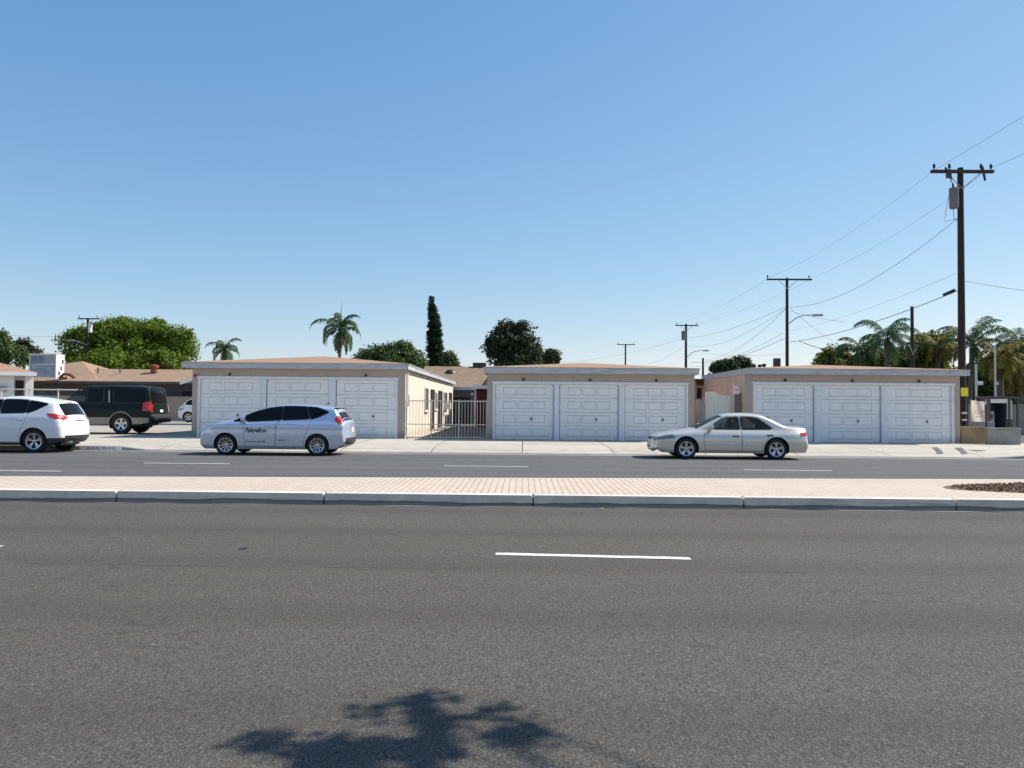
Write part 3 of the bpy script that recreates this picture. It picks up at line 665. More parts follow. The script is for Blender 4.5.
# rear yard wall with rail, right of the booth
g = thing('yard_wall', 'tan block yard wall with a dark top rail behind the booth', 'wall', (21, 44, .08)); a = PX(970, 44)-21
MB().box(a, 16, 0, .2, 0, 1.75).build('block_wall', M['block_tan'], g)
MB().box(a, 16, .05, .09, 2.05, 2.11).build('rail', bm_, g)
for i in range(14): MB().box(a+i*1.1, a+i*1.1+.05, .05, .1, 1.751, 2.05).build('post', bm_, g)
# ------------------------------------------------------------------ houses behind
def slab_roof(parent, faces, mat, th=.12, name='roof'):
    m = MB()
    for f in faces: m.add(f, [tuple(range(len(f)))])
    o = m.build(name, mat, parent, fix=False)
    bm = bmesh.new(); bm.from_mesh(o.data); bmesh.ops.remove_doubles(bm, verts=bm.verts, dist=.001); bmesh.ops.recalc_face_normals(bm, faces=bm.faces)
    r = bmesh.ops.extrude_face_region(bm, geom=list(bm.faces)); 
    for v in [e for e in r['geom'] if isinstance(e, bmesh.types.BMVert)]: v.co.z += th
    bmesh.ops.recalc_face_normals(bm, faces=bm.faces); bm.to_mesh(o.data); bm.free(); return o
# house at the end of the alley
g = thing('alley_house', 'house with tan shake roof and dark wall closing the alley behind the iron fence', 'house', (-5.5, 56, .08))
ze = Zat(470, 389, 56)-.08; zr = Zat(470, 366.6, 60)-.08; x0, x1 = PX(424.5, 60)+5.5, PX(493, 60)+5.5
slab_roof(g, [[(x0-.2, -.4, ze), (PX(479, 56)+5.5, -.4, ze), (x1, 4, zr-.12), (x0, 4, zr-.12)], [(x0, 4, zr-.12), (x1, 4, zr-.12), (x1+.2, 8.4, ze), (x0-.2, 8.4, ze)]], M['roof_wood'])
MB().box(x0-.2, PX(479, 56)+5.5, -.46, -.41, ze-.09, ze+.13).build('fascia', M['fascia'], g)
MB().box(x0, PX(478, 56)+5.5, 0, 7.8, 0, ze-.01).build('wall', M['stucco_grey'], g)
m = MB(); p = P(451, 370, 58.9); 
m.lathe([(0, .34), (.2, .32), (.38, .2), (.46, .02)], 16, 'Z', (0, 0, 0)); m.build('dome_vent', M['plastic'], g, smooth=True, loc=(p.x+5.5, 2.75, zr-.62))
p = P(472, 394, 55.8); MB().lathe([(0, .09), (.07, .07), (.09, 0), (.07, -.07), (0, -.09)], 12).build('wall_lamp', M['white_sheet'], g, loc=(p.x+5.5, -.15, p.z-.08))
MB().box(-2.2, 1.7, -.03, -.005, 0.0, 2.02).build('door', M['black'], g)  # black sheet painting the dark of the open carport, not a door
a, b = PX(472.5, 60)+5.5, PX(485.5, 60)+5.5
MB().box(a, b, 3.8, 4.6, zr-.05, Zat(479, 362.8, 60)-.08).build('rooftop_unit', M['plastic'], g)
# dark porch right of it
g = thing('alley_porch', 'dark red brown porch with white eave at the right end of the alley', 'porch', (-3.2, 50, .08)); 
MB().box(.18, 1.9, 0, 3, 0, 2.55).build('wall', simple('oxblood_wall', (.10, .03, .025), .8), g); MB().box(.0, 2.2, -.5, 3.2, 2.56, 2.7).build('roof', M['roof_wood'], g)
MB().box(.1, .2, -.4, -.3, 0, 2.55).build('post', M['fence_white'], g); MB().box(0, 2.2, -.56, -.505, 2.5, 2.72).build('fascia', M['fascia_white'], g)
# long brown roofed house far left
g = thing('brown_roofed_house', 'long low house with hipped tan brown roof below the big bright tree', 'house', (-35, 62, .08))
def L(px, py, Y, ox=35, oy=62): p = P(px, py, Y); return (p.x+ox, Y-oy, p.z-.08)
ze = 3.0
slab_roof(g, [[(-10.5, -.5, ze), (1.0, -.5, ze), (-3.9, 5.6, 4.95)], [(1.0, -.5, ze), (1.0, 11, ze), (-3.9, 5.6, 4.95)], [(-10.5, -.5, ze), (-3.9, 5.6, 4.95), (-10.5, 11, ze)], [(-10.5, 11, ze), (-3.9, 5.6, 4.95), (1, 11, ze)]], M['roof_brown'], .1)
slab_roof(g, [[(-1.8, -.52, ze), (12.5, -.52, ze), (12.5, 4, 4.2), (-1.8, 4, 4.2)], [(-1.8, 4, 4.2), (12.5, 4, 4.2), (12.5, 8.6, ze), (-1.8, 8.6, ze)]], M['roof_brown'], .1)
MB().box(-10, 12, 0, 8, 0, 2.99).build('wall', M['stucco_dark'], g)  # dark wall colour includes the shade under the eaves
for a in (-8, -4.5, -1, 3.4, 7.5): window(g, a, a+1.4, 1.5, 2.4, 0, '-Y', fm=M['stucco_grey'])
MB().box(-10.5, 12.5, -.60, -.53, ze-.08, ze+.12).build('fascia', M['stucco_dark'], g)
m = MB(); p = L(154, 370, 64.6); m.lathe([(.28, -.2), (.28, .2), (.38, .2), (.38, .4), (0, .48)], 10, o=p); m.build('chimney', simple('terracotta', (.25, .07, .04), .8), g)
for px in (120, 98): MB().tube([Vector(L(px, 373, 64)), Vector(L(px, 367.5, 64))], .06, 6).build('vent_pipe', M['plastic'], g)
# white gabled carport edge left of the garage
g = thing('carport', 'small carport with white barge boards at the left edge of the first garage', 'carport', (PX(192, 50), 50, .08))
slab_roof(g, [[(-.75, 0, 2.75), (1.2, 0, 3.35), (1.2, 4, 3.35), (-.75, 4, 2.75)], [(1.2, 0, 3.35), (3.2, 0, 2.75), (3.2, 4, 2.75), (1.2, 4, 3.35)]], M['roof_brown'], .08)
MB().prism([(-.8, 2.62), (1.2, 3.22), (1.2, 3.42), (-.8, 2.8)], -.06, -.01, 'Y').build('barge_board', M['fascia_white'], g)
for X in (.1, 2.9): MB().box(X, X+.12, .1, .22, 0, 2.7).build('post', M['stucco_dark'], g)
# tan yard wall
g = thing('yard_block_wall', 'tan block wall behind the dark green vehicle', 'wall', (-36, 60.8, .08)); MB().box(-6, 14, 0, .2, 0, 1.85).build('block_wall', M['block_tan'], g)
MB().bbox(-6.05, 14.05, -.04, .24, 1.851, 1.93, .01).build('coping', M['block_grey'], g)
# white house at the left edge
g = thing('white_house', 'pale house with orange tan roof at the far left edge', 'house', (-31, 44, .08)); 
hc = P(33.5, 375, 44); g.location = (hc.x, 44, .08); g.rotation_euler = (0, 0, R(32.5)); ze = Zat(20, 373.6, 43.5)-.08; u_ = .0486
b = -8*u_; c = -19*u_
wl = MB(); wl.box(b, 0, 0, 6, 0, ze); wl.box(c, b, .45, 6, 0, ze); wl.box(-9, c, .0, 6, 0, ze); wl.build('wall', M['stucco_white'], g)
window(g, -17.6*u_, -10*u_, 1.6, 2.62, .45, '-Y', M['black'], bars=0, fm=M['stucco_grey'], frame=.02)
e = .17
slab_roof(g, [[(-9.2, -.4, ze), (e, -.4, ze), (e-2.2, 2.8, ze+.72), (-7, 2.8, ze+.72)], [(e, -.4, ze), (e, 6.4, ze), (e-2.2, 2.8, ze+.72)], [(-7, 2.8, ze+.72), (e-2.2, 2.8, ze+.72), (e, 6.4, ze), (-9.2, 6.4, ze)], [(-9.2, -.4, ze), (-7, 2.8, ze+.72), (-9.2, 6.4, ze)]], M['roof_red'], .08)
MB().box(-9.2, e, -.46, -.41, ze-.12, ze+.09).build('fascia', M['fascia_white'], g)
for px in (32, 27.5): x_ = -px*u_; m = MB(); m.bbox(x_-.09, x_+.09, -.14, -.002, 1.95, 2.3, .01); m.lathe([(0, -.2), (.07, -.19), (.08, -.141)], 12, 'Y', (x_, 0, 2.14)); m.build('electric_meter', M['galv'], g)
# rooftop cooler
g = thing('rooftop_cooler', 'large boxy rooftop cooler with louvred front on the brown roof', 'rooftop cooler', (PX(28, 60.9), 60.9, 3.25)); W = PX(55, 60.9)-PX(28, 60.9)
z0, z1 = Zat(41, 378, 61)-3.25, Zat(41, 354.5, 61)-3.25; dy = 1.15
fr_ = MB()
for X in (0, W-.07):
    for Y_ in (0, dy-.07): fr_.box(X, X+.07, Y_, Y_+.07, z0-.1, z1)
for z in (z0, (z0+z1)/2+.1, z1-.07): fr_.box(.071, W-.071, 0, .07, z, z+.07)
fr_.box(-.02, W+.02, -.02, dy+.02, z1+.001, z1+.06); fr_.build('housing', M['beige'], g)
for q0, q1 in ((z0+.07, (z0+z1)/2+.1), ((z0+z1)/2+.17, z1-.07)):
    m = MB(); n = 9
    for i in range(n): z = q0+(q1-q0)*(i+.1)/n; m.add([(.072, .02, z), (W-.072, .02, z), (W-.072, .06, z+(q1-q0)/n*.95), (.072, .06, z+(q1-q0)/n*.95)], [(0, 1, 2, 3)])
    m.build('louvre', M['cooler'], g)
m = MB(); m.box(W-.05, W-.01, .071, dy-.071, z0, z1); m.build('side_panel', M['trim_white'], g)
for yy, zz in ((.35, .55), (.6, .95), (.8, 1.5)): MB().box(W-.009, W+.02, yy, yy+.18, z0+zz-.3, z0+zz).build('vent', M['plastic'], g)
m = MB(); m.tube([(W+.1, .5, z0+.1), (W+.35, .5, z0+.35), (W+.8, .6, z0+.3), (W+1.1, .7, z0+.05)], .12, 8); m.box(W+.1, W+.5, .3, .7, z0-.1, z0+.12); m.build('duct', M['rust'], g)
# chain link fence
g = thing('chain_link_fence', 'thin chain link fence with pale rail in front of the houses at left', 'fence', (-26, 41.5, .08)); a, b = PX(0, 41.5)+26, PX(82, 41.5)+26; zt = Zat(45, 389.6, 41.5)-.08
MB().tube([(a, 0, zt), (b, 0, zt)], .03, 6).build('rail', M['fence_white'], g)
for i in range(3): X = a+(PX(57, 41.5)+26-a)*(i)/2 + .05; MB().tube([(X, 0, 0), (X, 0, zt+.05)], .035, 8).build('post', M['fence_white'], g)
m = MB(); x = a-2
while x < b:
    for s in (1, -1):
        q0 = x if s > 0 else x+zt; q1 = x+zt if s > 0 else x
        pts = [(q0, 0), (q1, zt-.05)]
        t0 = 0; 
        if min(q0, q1) >= a and max(q0, q1) <= b: m.tube([(q0, .002*s, 0), (q1, .002*s, zt-.05)], .004, 3, False)
    x += .16
m.build('wire_mesh', M['galv'], g)
# right-hand background buildings
g = thing('pink_wall_building', 'low pinkish building glimpsed behind the yellowing palms at right', 'building', (47, 78, .08)); m = MB(); m.box(-8, 14, 0, 8, 0, 3.2); m.build('wall', M['stucco_pink'], g)
MB().bbox(-8.2, 14.2, -.2, 8.2, 3.201, 3.5, .02).build('parapet', M['stucco'], g)
g = thing('white_block_building', 'flat white building at the right edge below the blue sign', 'building', (PX(1015, 64), 64, .08)); zt = Zat(1020, 374, 64)
MB().box(0, 12, 0, 8, 0, zt-.6).build('wall', M['stucco_pink'], g); MB().bbox(-.1, 12.1, -.1, 8.1, zt-.599, zt, .02).build('fascia', M['fascia_white'], g)
# distant low buildings that close the view down the side street and behind the lot
g = thing('distant_house', 'low pale house far down the side street', 'house', (30, 118, 0)); MB().box(-12, 8, 0, 8, 0, 3).build('wall', M['stucco'], g); slab_roof(g, [[(-12.5, -.5, 3), (8.5, -.5, 3), (8.5, 4, 4.6), (-12.5, 4, 4.6)], [(-12.5, 4, 4.6), (8.5, 4, 4.6), (8.5, 8.5, 3), (-12.5, 8.5, 3)]], M['roof_brown'])

# ------------------------------------------------------------------ poles and wires
def pole(name, label, base, H, r, arms, group='wooden power poles'):
    g = thing(name, label, 'power pole', base, 0, group)
    MB().tube([(0, 0, -.1), (0, 0, H*.5), (0, 0, H)], [r, r*.86, r*.72], 12).build('pole_shaft', M['wood_pole'], g, smooth=True)
    for (z, x0, x1, off) in arms:
        a = MB().bbox(x0, x1, -r-.13, -r*.7-.01, z-.06, z+.06, .01).build('crossarm', M['wood_arm'], g)
        for X in off:
            MB().lathe([(.02, 0), (.02, .06), (.06, .10), (.05, .16), (.065, .20), (.04, .26), (0, .28)], 8, o=(X, -r-.07, z+.06)).build('insulator', M['ceramic'], a)
        if x0 < -.3 < .3 < x1:
            b = MB()
            for s in (-1, 1): b.tube([(s*min(.75, abs(x0)*.65), -r-.075, z-.06), (0, -r*.9, z-.72)], .02, 6)
            b.build('brace', M['galv'], g)
    return g
bz = .08
p0 = P(960.3, 168, 33.5); H0 = p0.z-bz
xa0, xa1 = P(931, 174, 33.5).x-p0.x, P(993, 171, 33.5).x-p0.x
xa0 -= .11; xa1 -= .11
mp = pole('power_pole', 'tallest wooden power pole with grey transformer and crossarm, beside the right garage', (p0.x, 33.5, bz), H0, .165, [(H0-.22, xa0, xa1, (xa0+.12, -.6, .75, xa1-.12))])
tc = P(953.3, 198, 33.4); m = MB(); zc = tc.z-bz
m.lathe([(0, zc-.45), (.17, zc-.45), (.19, zc-.40), (.19, zc+.36), (.21, zc+.38), (.20, zc+.42), (0, zc+.46)], 20, o=(tc.x-p0.x+.03, -.10, 0)); tf = m.build('transformer', M['grey_steel'], mp, smooth=True)
MB().tube([(tc.x-p0.x, -.1, zc+.44), (tc.x-p0.x-.02, -.1, zc+.62)], [.05, .035], 8).build('bushing', M['ceramic'], tf)
m = MB(); m.tube([(tc.x-p0.x-.02, -.1, zc+.62), (tc.x-p0.x-.18, -.1, zc+.95), (xa0*.55, -.2, H0-.25)], .018, 5)
m.tube([(tc.x-p0.x-.02, -.12, zc-.45), (tc.x-p0.x-.0, -.12, zc-.9), (-.05, -.15, zc-1.15)], .012, 4)
m.tube([(tc.x-p0.x-.15, -.1, zc+.3), (tc.x-p0.x-.33, -.1, zc-.6), (tc.x-p0.x-.38, -.1, zc-1.05), (-.1, -.15, zc-.85)], .010, 4); m.build('jumper_cable', M['wire'], mp)
m = MB(); m.bbox(-.72, -.55, -.34, -.14, H0-.5, H0-.15, .02); m.tube([(-.78, -.24, H0-.05), (-.62, -.24, H0-.35), (-.50, -.24, H0-.55)], .045, 8); m.build('fuse_cutout', M['ceramic'], mp)
m = MB(); m.tube([(.80, -.24, H0-.0), (.86, -.24, H0-.3), (.92, -.24, H0-.62)], .05, 8); m.build('fuse_cutout', M['ceramic'], mp)
for z in (Zat(962, 392, 33.3)-bz,): 
    pl = MB().bbox(-.16, .15, -.20, -.185, z-.18, z+.18, .004).build('yellow_tag', M['yellow'], mp)
for py in (413, 420): z = Zat(962, py, 33.3)-bz; MB().bbox(-.12, .10, -.185, -.17, z-.04, z+.04, .004).build('number_tag', M['trim_white'], mp)
z = Zat(955, 291, 33.3)-bz
p2 = P(787, 278, 61); mp2 = pole('power_pole', 'second wooden power pole, carrying a street lamp, rising behind the right garage', (p2.x, 61, bz), p2.z-bz, .15, [(p2.z-bz-.15, P(766, 280, 61).x-p2.x, P(811, 280, 61).x-p2.x, (-1.6, 1.65))])
p3 = P(686, 324, 95); mp3 = pole('power_pole', 'third wooden power pole with a small transformer, behind the middle garage', (p3.x, 95, bz), p3.z-bz, .19, [(p3.z-bz-.2, P(675, 326, 95).x-p3.x, P(698, 326, 95).x-p3.x, (-1.2, 1.2))])
MB().lathe([(0, -.7), (.25, -.7), (.27, .4), (0, .45)], 12).build('transformer', M['grey_steel'], mp3, loc=(-.35, -.25, p3.z-bz-1.3))
p4 = P(625.5, 344, 129); mp4 = pole('power_pole', 'smallest farthest wooden power pole, left of the others', (p4.x, 129, bz), p4.z-bz, .17, [(p4.z-bz-.1, P(616.5, 345, 129).x-p4.x, P(635, 345, 129).x-p4.x, (-1.3, 1.3))])
p5 = P(88, 318, 80); mp5 = pole('power_pole', 'wooden power pole in front of the big bright tree at left', (p5.x, 80, bz), p5.z-bz, .16, [(p5.z-bz-.1, P(79, 318, 80).x-p5.x, P(101, 318, 80).x-p5.x, (-.8, 1.1))])
MB().lathe([(0, -.5), (.2, -.5), (.21, .4), (0, .45)], 12).build('transformer', M['trim_white'], mp5, loc=(.42, -.3, Zat(92, 328, 80)-bz))
p6 = P(912, 306.5, 48); mp6 = pole('power_pole', 'plain dark pole with a short low crossarm between the palms', (p6.x, 48, bz), p6.z-bz, .13, [(Zat(912, 343.5, 48)-bz, -.42, .42, ())])
p7 = P(703, 358, 85); mp7 = pole('utility_post', 'short plain grey brown post in the gap beside the board gate', (p7.x, 85, bz), p7.z-bz, .15, ())
def lamp_arm(pl, base, pxs, Y, lab, hl):
    pts = [Vector((P(a, b, Y).x-base.x, -.1, P(a, b, Y).z-bz)) for a, b in pxs]
    g = MB().tube(pts, .04, 6).build('lamp_arm', M['galv'], pl, smooth=True); e = pts[-1]; s = 1 if pts[-1].x > pts[0].x else -1
    MB().bbox(min(e.x, e.x+s*hl), max(e.x, e.x+s*hl), -.25, .05, e.z-.1, e.z+.06, .04).build('lamp_head', M['galv'], g)
lamp_arm(mp2, p2, [(788, 324), (796, 318), (803, 315.5), (812, 315)], 61, '', .8)
lamp_arm(mp3, p3, [(687, 357), (693, 352), (700, 350.5), (703, 350.5)], 95, '', .7)
lamp_arm(mp5, p5, [(88, 345), (82, 343), (75, 340.5)], 80, '', .7)
def wire(A, B, sag, r, name='overhead_wire', lab='', group='overhead wires between the power poles', n=22):
    A = Vector(A); B = Vector(B); pts = []
    for i in range(n+1):
        t = i/n; p = A.lerp(B, t); p.z -= 4*sag*t*(1-t); pts.append(p)
    o = MB().tube(pts, r, 4, False).build(name, M['wire'], fix=False); return tag(o, lab, 'wire', group)
# primary pair going away and coming towards us along the pole line
A1 = P(933, 171, 33.4); A2 = P(991, 168, 33.4)
B1 = P(767, 278, 61); B2 = P(810, 278, 61)
wire(A1, B1, .5, 0.006, lab='thin upper left wire between the tallest and second crossarms')
wire(A2, B2, .5, 0.006, lab='thin upper right wire between the tallest and second crossarms')
def onward(A, px, py, Y): return P(px, py, Y)
wire(A1, P(1024+60, 113-34, 26), .02, 0.007, lab='thin wire running up right from the left end of the tallest crossarm')
wire(A2, P(1024+60, 149-22, 26), .02, 0.007, lab='thin wire running up right from the right end of the tallest crossarm')
wire(P(957, 219, 33.4), P(788, 307, 61), 1.0, 0.012, lab='dark sagging cable from the tallest pole down to the second pole')
wire(P(957, 291, 33.4), P(790, 342, 61), .35, 0.017, lab='thick black cable with splice from the tallest pole to the second pole')
s = P(949, 292.5, 33.9); tag(MB().bbox(-.28, .28, -.07, .07, -.06, .06, .03).build('cable_splice', M['plastic'], loc=s), 'black cable splice case hanging on the thick cable by the tallest pole', 'cable splice').rotation_euler = (0, R(-25), 0)
wire(P(957, 273, 33.4), P(788, 331, 61), .3, 0.005, lab='faint thin wire just above the thick black cable')
wire(P(965, 281, 33.4), P(1070, 296, 31), .05, 0.007, lab='thin wire going right from the tallest pole to the picture edge')
wire(P(790, 311, 61), P(845, 322, 56), .1, 0.009, lab='short wire slanting down right from the second pole lamp')
wire(P(790, 308, 61), P(843, 347, 60), .2, 0.009, lab='slanting service wire from the second pole towards the tree at right')
wire(P(799, 341, 61), P(838, 352, 56), .1, 0.022, lab='thick slack cable end right of the second pole')
wire(P(786, 307, 61), P(690, 338, 95), .4, 0.011, lab='upper cable from the second pole to the third pole')
wire(P(786, 308, 61), P(690, 346, 95), 1.0, 0.011, lab='middle cable from the second pole to the third pole')
wire(P(786, 308, 61), P(706, 360, 84), .8, 0.009, lab='steep service wire from the second pole down to the short post')
wire(P(786, 309, 61), P(690, 367, 95), 1.2, 0.009, lab='lowest sagging wire from the second pole to the third pole')
wire(P(785, 338, 61), P(690, 362, 95), .7, 0.017, lab='thick lower cable from the second pole to the third pole')
wire(P(783, 333, 61), P(706, 361, 84), .5, 0.012, lab='cable just above the thick lower cable left of the second pole')
wire(P(684, 338, 95), P(600, 358, 128), .3, 0.011, lab='cable from the third pole going left past the farthest pole')
wire(P(684, 346, 95), P(648, 364, 110), .3, 0.009, lab='service wire from the third pole down to the left')
wire(P(600, 358, 128), P(560, 362.5, 150), .2, 0.011, lab='faint distant wire continuing left of the farthest pole')
wire(P(786, 354, 61), P(700, 353, 90), .2, 0.007, lab='level thin wire just above the right garage roof')
wire(P(766, 280, 61), P(676, 324, 95), .4, 0.006, lab='thin top wire between second and third crossarms, left side')
wire(P(810, 280, 61), P(697, 324, 95), .4, 0.006, lab='thin top wire between second and third crossarms, right side')
wire(P(-20, 333, 80), P(88, 336, 80), .2, 0.011, lab='wire from the left edge to the pole in front of the big tree')
wire(P(88, 350, 80), P(28, 352, 66), .2, 0.009, lab='service wire above the rooftop cooler at left')
# slim light poles on the right
g = thing('light_pole', 'tall slim pale light pole among the yellow palms at right', 'light pole', (PX(995.5, 46), 46, .08)); MB().tube([(0, 0, 0), (0, 0, Zat(995, 345, 46)-.08)], .07, 8, r1=.05).build('shaft', M['beige'], g)
g2 = MB().bbox(-.05, .14, -.12, .02, 2.9, 3.05, .02).build('junction_box', M['beige'], g)
g = thing('sign_post', 'shorter slim pale post between the tallest pole and the palms', 'post', (PX(976.3, 45), 45, .08)); MB().tube([(0, 0, 0), (0, 0, Zat(976, 364, 45)-.08)], .07, 8).build('shaft', M['beige'], g)
MB().bbox(.0, .35, -.12, -.02, 2.85, 3.05, .03).build('bracket', M['trim_white'], g)
# navy oval sign
sp = P(1026, 358, 52); g = thing('oval_sign', 'navy blue oval sign on a pole, cut by the right edge', 'sign', (sp.x, 52, .08)); zc = sp.z-.08
m = MB(); prof = [(.0, -.12), (.95, -.12), (1.0, -.08), (1.0, .08), (.95, .12), (0, .12)]; m.lathe(prof, 40, 'Y', (0, 0, 0)); sg = m.build('sign_face', M['blue_sign'], g, smooth=True, loc=(0, 0, zc)); sg.scale = (1, 1, .36)
MB().tube([(.5, .0, 0), (.5, 0, zc-.2)], .09, 8).build('pole_shaft', M['grey_steel'], g)
m = MB(); m.prism([(-.8, -.02), (.8, -.02), (.8, .03), (-.8, .03)], -.135, -.125, 'Y'); m.build('stripe', M['galv'], g, loc=(0, 0, zc+.02))

# ------------------------------------------------------------------ trees
def crown_points(blobs, n, clumps, spread, seed, lo=.62):
    rs = np.random.RandomState(seed); wts = np.array([b[3]*b[4]*b[5] for b in blobs])**.67; wts /= wts.sum(); P_, N_ = [], []
    for b, wt in zip(blobs, wts):
        c = np.array(b[:3]); r = np.array(b[3:6]); k = max(6, int(clumps*wt)); m = int(n*wt/k)+1
        d = rs.normal(size=(k, 3)); d /= np.linalg.norm(d, axis=1)[:, None]; d[:, 2] = np.where(d[:, 2] < -.55, -d[:, 2], d[:, 2])
        rad = lo + (1.04-lo)*rs.rand(k)**.55; cc = c + d*r*rad[:, None]
        sp_ = spread*(.55+.9*rs.rand(k))
        e = rs.normal(size=(k, m, 3)); e /= np.linalg.norm(e, axis=2)[..., None]; e *= (rs.rand(k, m, 1)**.45)
        pts = cc[:, None, :] + e*sp_[:, None, None]*np.array([1, 1, .8])
        P_.append(pts.reshape(-1, 3)); N_.append(e.reshape(-1, 3)*.9+np.repeat(d, m, 0)*.35)
    return np.concatenate(P_), np.concatenate(N_)
def limbs(mb, base, top, r, blobs, seed, lk=1.0):
    rs = random.Random(seed); base = Vector(base); top = Vector(top); mid = base.lerp(top, .55)+Vector((rs.uniform(-.2, .2), rs.uniform(-.2, .2), 0))
    mb.tube([base, mid, top], [r, r*.8, r*.6], 10)
    for b in blobs:
        c = Vector(b[:3]); s = base.lerp(top, rs.uniform(.6, 1)); mb.tube([s, s.lerp(c, .5)+Vector((0, 0, rs.uniform(-.2, .3))), c], [r*.5*lk, r*.32*lk, r*.12*lk], 7)
        for k in range(4):
            e = c+Vector((rs.uniform(-1, 1)*b[3], rs.uniform(-1, 1)*b[4], rs.uniform(-.3, .9)*b[5]))*.85; mb.tube([s.lerp(c, .7), s.lerp(e, .75), e], [r*.22*lk, r*.14*lk, r*.04*lk], 5)
def tree(name, label, cat, base, blobs, n, clumps, spread, leafsz, mat, seed, trunk_r=.25, trunk_top=None, group=None, lo=.62, stretch=1.0, aspect=.6, up_bias=.3, lk=1.0):
    g = thing(name, label, cat, base, 0, group); m = MB(); tt = trunk_top or (blobs[0][0], blobs[0][1], blobs[0][2]-blobs[0][5]*.3)
    limbs(m, (0, 0, -.1), tt, trunk_r, blobs, seed, lk); m.build('trunk', M['bark'], g, smooth=True)
    pts, nr = crown_points(blobs, n, clumps, spread, seed, lo); leaf_mesh('crown', pts, leafsz, M[mat], g, stretch, nr, seed=seed+1, aspect=aspect, up_bias=up_bias); return g
def B_(px, py, Y, rpx, rpy, base, ry=None):
    "one lobe of a crown, traced at depth Y"
    p = P(px, py, Y); s = Y/773; rx = rpx*s; rz = rpy*s
    return (p.x-base[0], p.y-base[1], p.z-base[2], rx, ry or rx, rz)
b = (P(132, 400, 84).x, 84, .05)
tree('broad_shade_tree', 'huge bright green rounded tree behind the brown roofed house', 'tree', b,
     [B_(130, 350, 84, 38, 26, b), B_(92, 350, 85, 23, 21, b), B_(168, 350, 83, 23, 21, b), B_(112, 335, 84, 22, 13, b), B_(146, 333, 84, 22, 13, b), B_(180, 343, 82, 12, 12, b), B_(77, 340, 84, 11, 10, b), B_(160, 366, 80, 24, 14, b), B_(110, 368, 80, 30, 14, b)],
     50000, 300, .98, .15, 'leaf_bright', 11, .45, lo=.80)
b = (P(4, 400, 70).x, 70, .05)
tree('roadside_tree', 'loose grey green tree at the left picture edge', 'tree', b, [B_(2, 347, 70, 9, 13, b), B_(12, 358, 70, 11, 10, b), B_(-14, 352, 70, 14, 18, b)], 8000, 90, .6, .14, 'leaf_mid', 12, .25)
b = (P(30, 400, 75).x, 75, .05)
tree('roadside_tree', 'smaller wispy tree just left of the rooftop cooler', 'tree', b, [B_(23, 355, 75, 6, 14, b), B_(34, 358, 75, 5, 9, b)], 3200, 50, .55, .13, 'leaf_olive', 13, .18)
b = (P(392, 400, 66).x, 66, .05)
tree('round_shrub_tree', 'low dark rounded bushy tree between palm and cypress', 'tree', b, [B_(392, 363, 66, 24, 16, b), B_(372, 362, 66, 14, 12, b), B_(409, 364, 66, 14, 14, b), B_(400, 352, 66, 12, 8, b), B_(384, 372, 66, 26, 12, b)], 22000, 230, .62, .12, 'leaf_mid', 14, .25)
b = (P(434, 400, 74).x, 74, .05)
bl = [B_(cx_, cy_, 74, r_, 5.5, b) for cx_, cy_, r_ in ((431.5, 303, 1.2), (432, 308, 2.2), (432.6, 313, 3.3), (433.6, 319, 4.6), (434.6, 326, 5.8), (435, 333, 6.4), (434.8, 341, 6.6), (435, 349, 7.2), (435.6, 357, 7.8), (436, 365, 8.2), (436, 374, 8))]
tree('cypress', 'tall narrow dark cypress spire standing above the alley', 'tree', b, bl, 34000, 560, .27, .10, 'leaf_cypress', 15, .25, lo=.6, stretch=3, aspect=.35, up_bias=0)
b = (P(448, 400, 77).x, 77, .05)
tree('round_shrub_tree', 'small dark bush against the right foot of the cypress', 'tree', b, [B_(448, 364, 77, 8, 11, b), B_(454, 368, 77, 4.5, 7, b)], 7000, 80, .45, .11, 'leaf_mid', 16, .15)
b = (P(516, 400, 72).x, 72, .05)
tree('dark_shade_tree', 'large dark round tree directly behind the middle garage', 'tree', b,
     [B_(509, 350, 72, 20, 18, b), B_(505, 333, 72, 11, 9, b), B_(524, 330, 72, 7, 6, b), B_(526, 350, 71, 11, 15, b), B_(494, 350, 72, 8, 14, b), B_(518, 364, 71, 18, 9, b), B_(533, 358, 71, 5, 8, b)], 15000, 170, .66, .15, 'leaf_olive', 17, .4, lo=.72)
b = (P(550, 400, 74).x, 74, .05)
tree('round_shrub_tree', 'small dark tree at the right foot of the large round tree', 'tree', b, [B_(549, 361, 74, 7, 9, b), B_(555, 358, 74, 3.5, 5, b)], 4000, 44, .5, .14, 'leaf_olive', 18, .15)
b = (P(730, 400, 90).x, 90, .05)
tree('round_shrub_tree', 'low dark tree just above the right garage roof beside the short post', 'tree', b, [B_(730, 369, 90, 14, 7, b), B_(740, 366, 90, 8, 6, b), B_(720, 370, 90, 8, 6, b)], 9000, 80, .7, .15, 'leaf_dark', 19, .2)
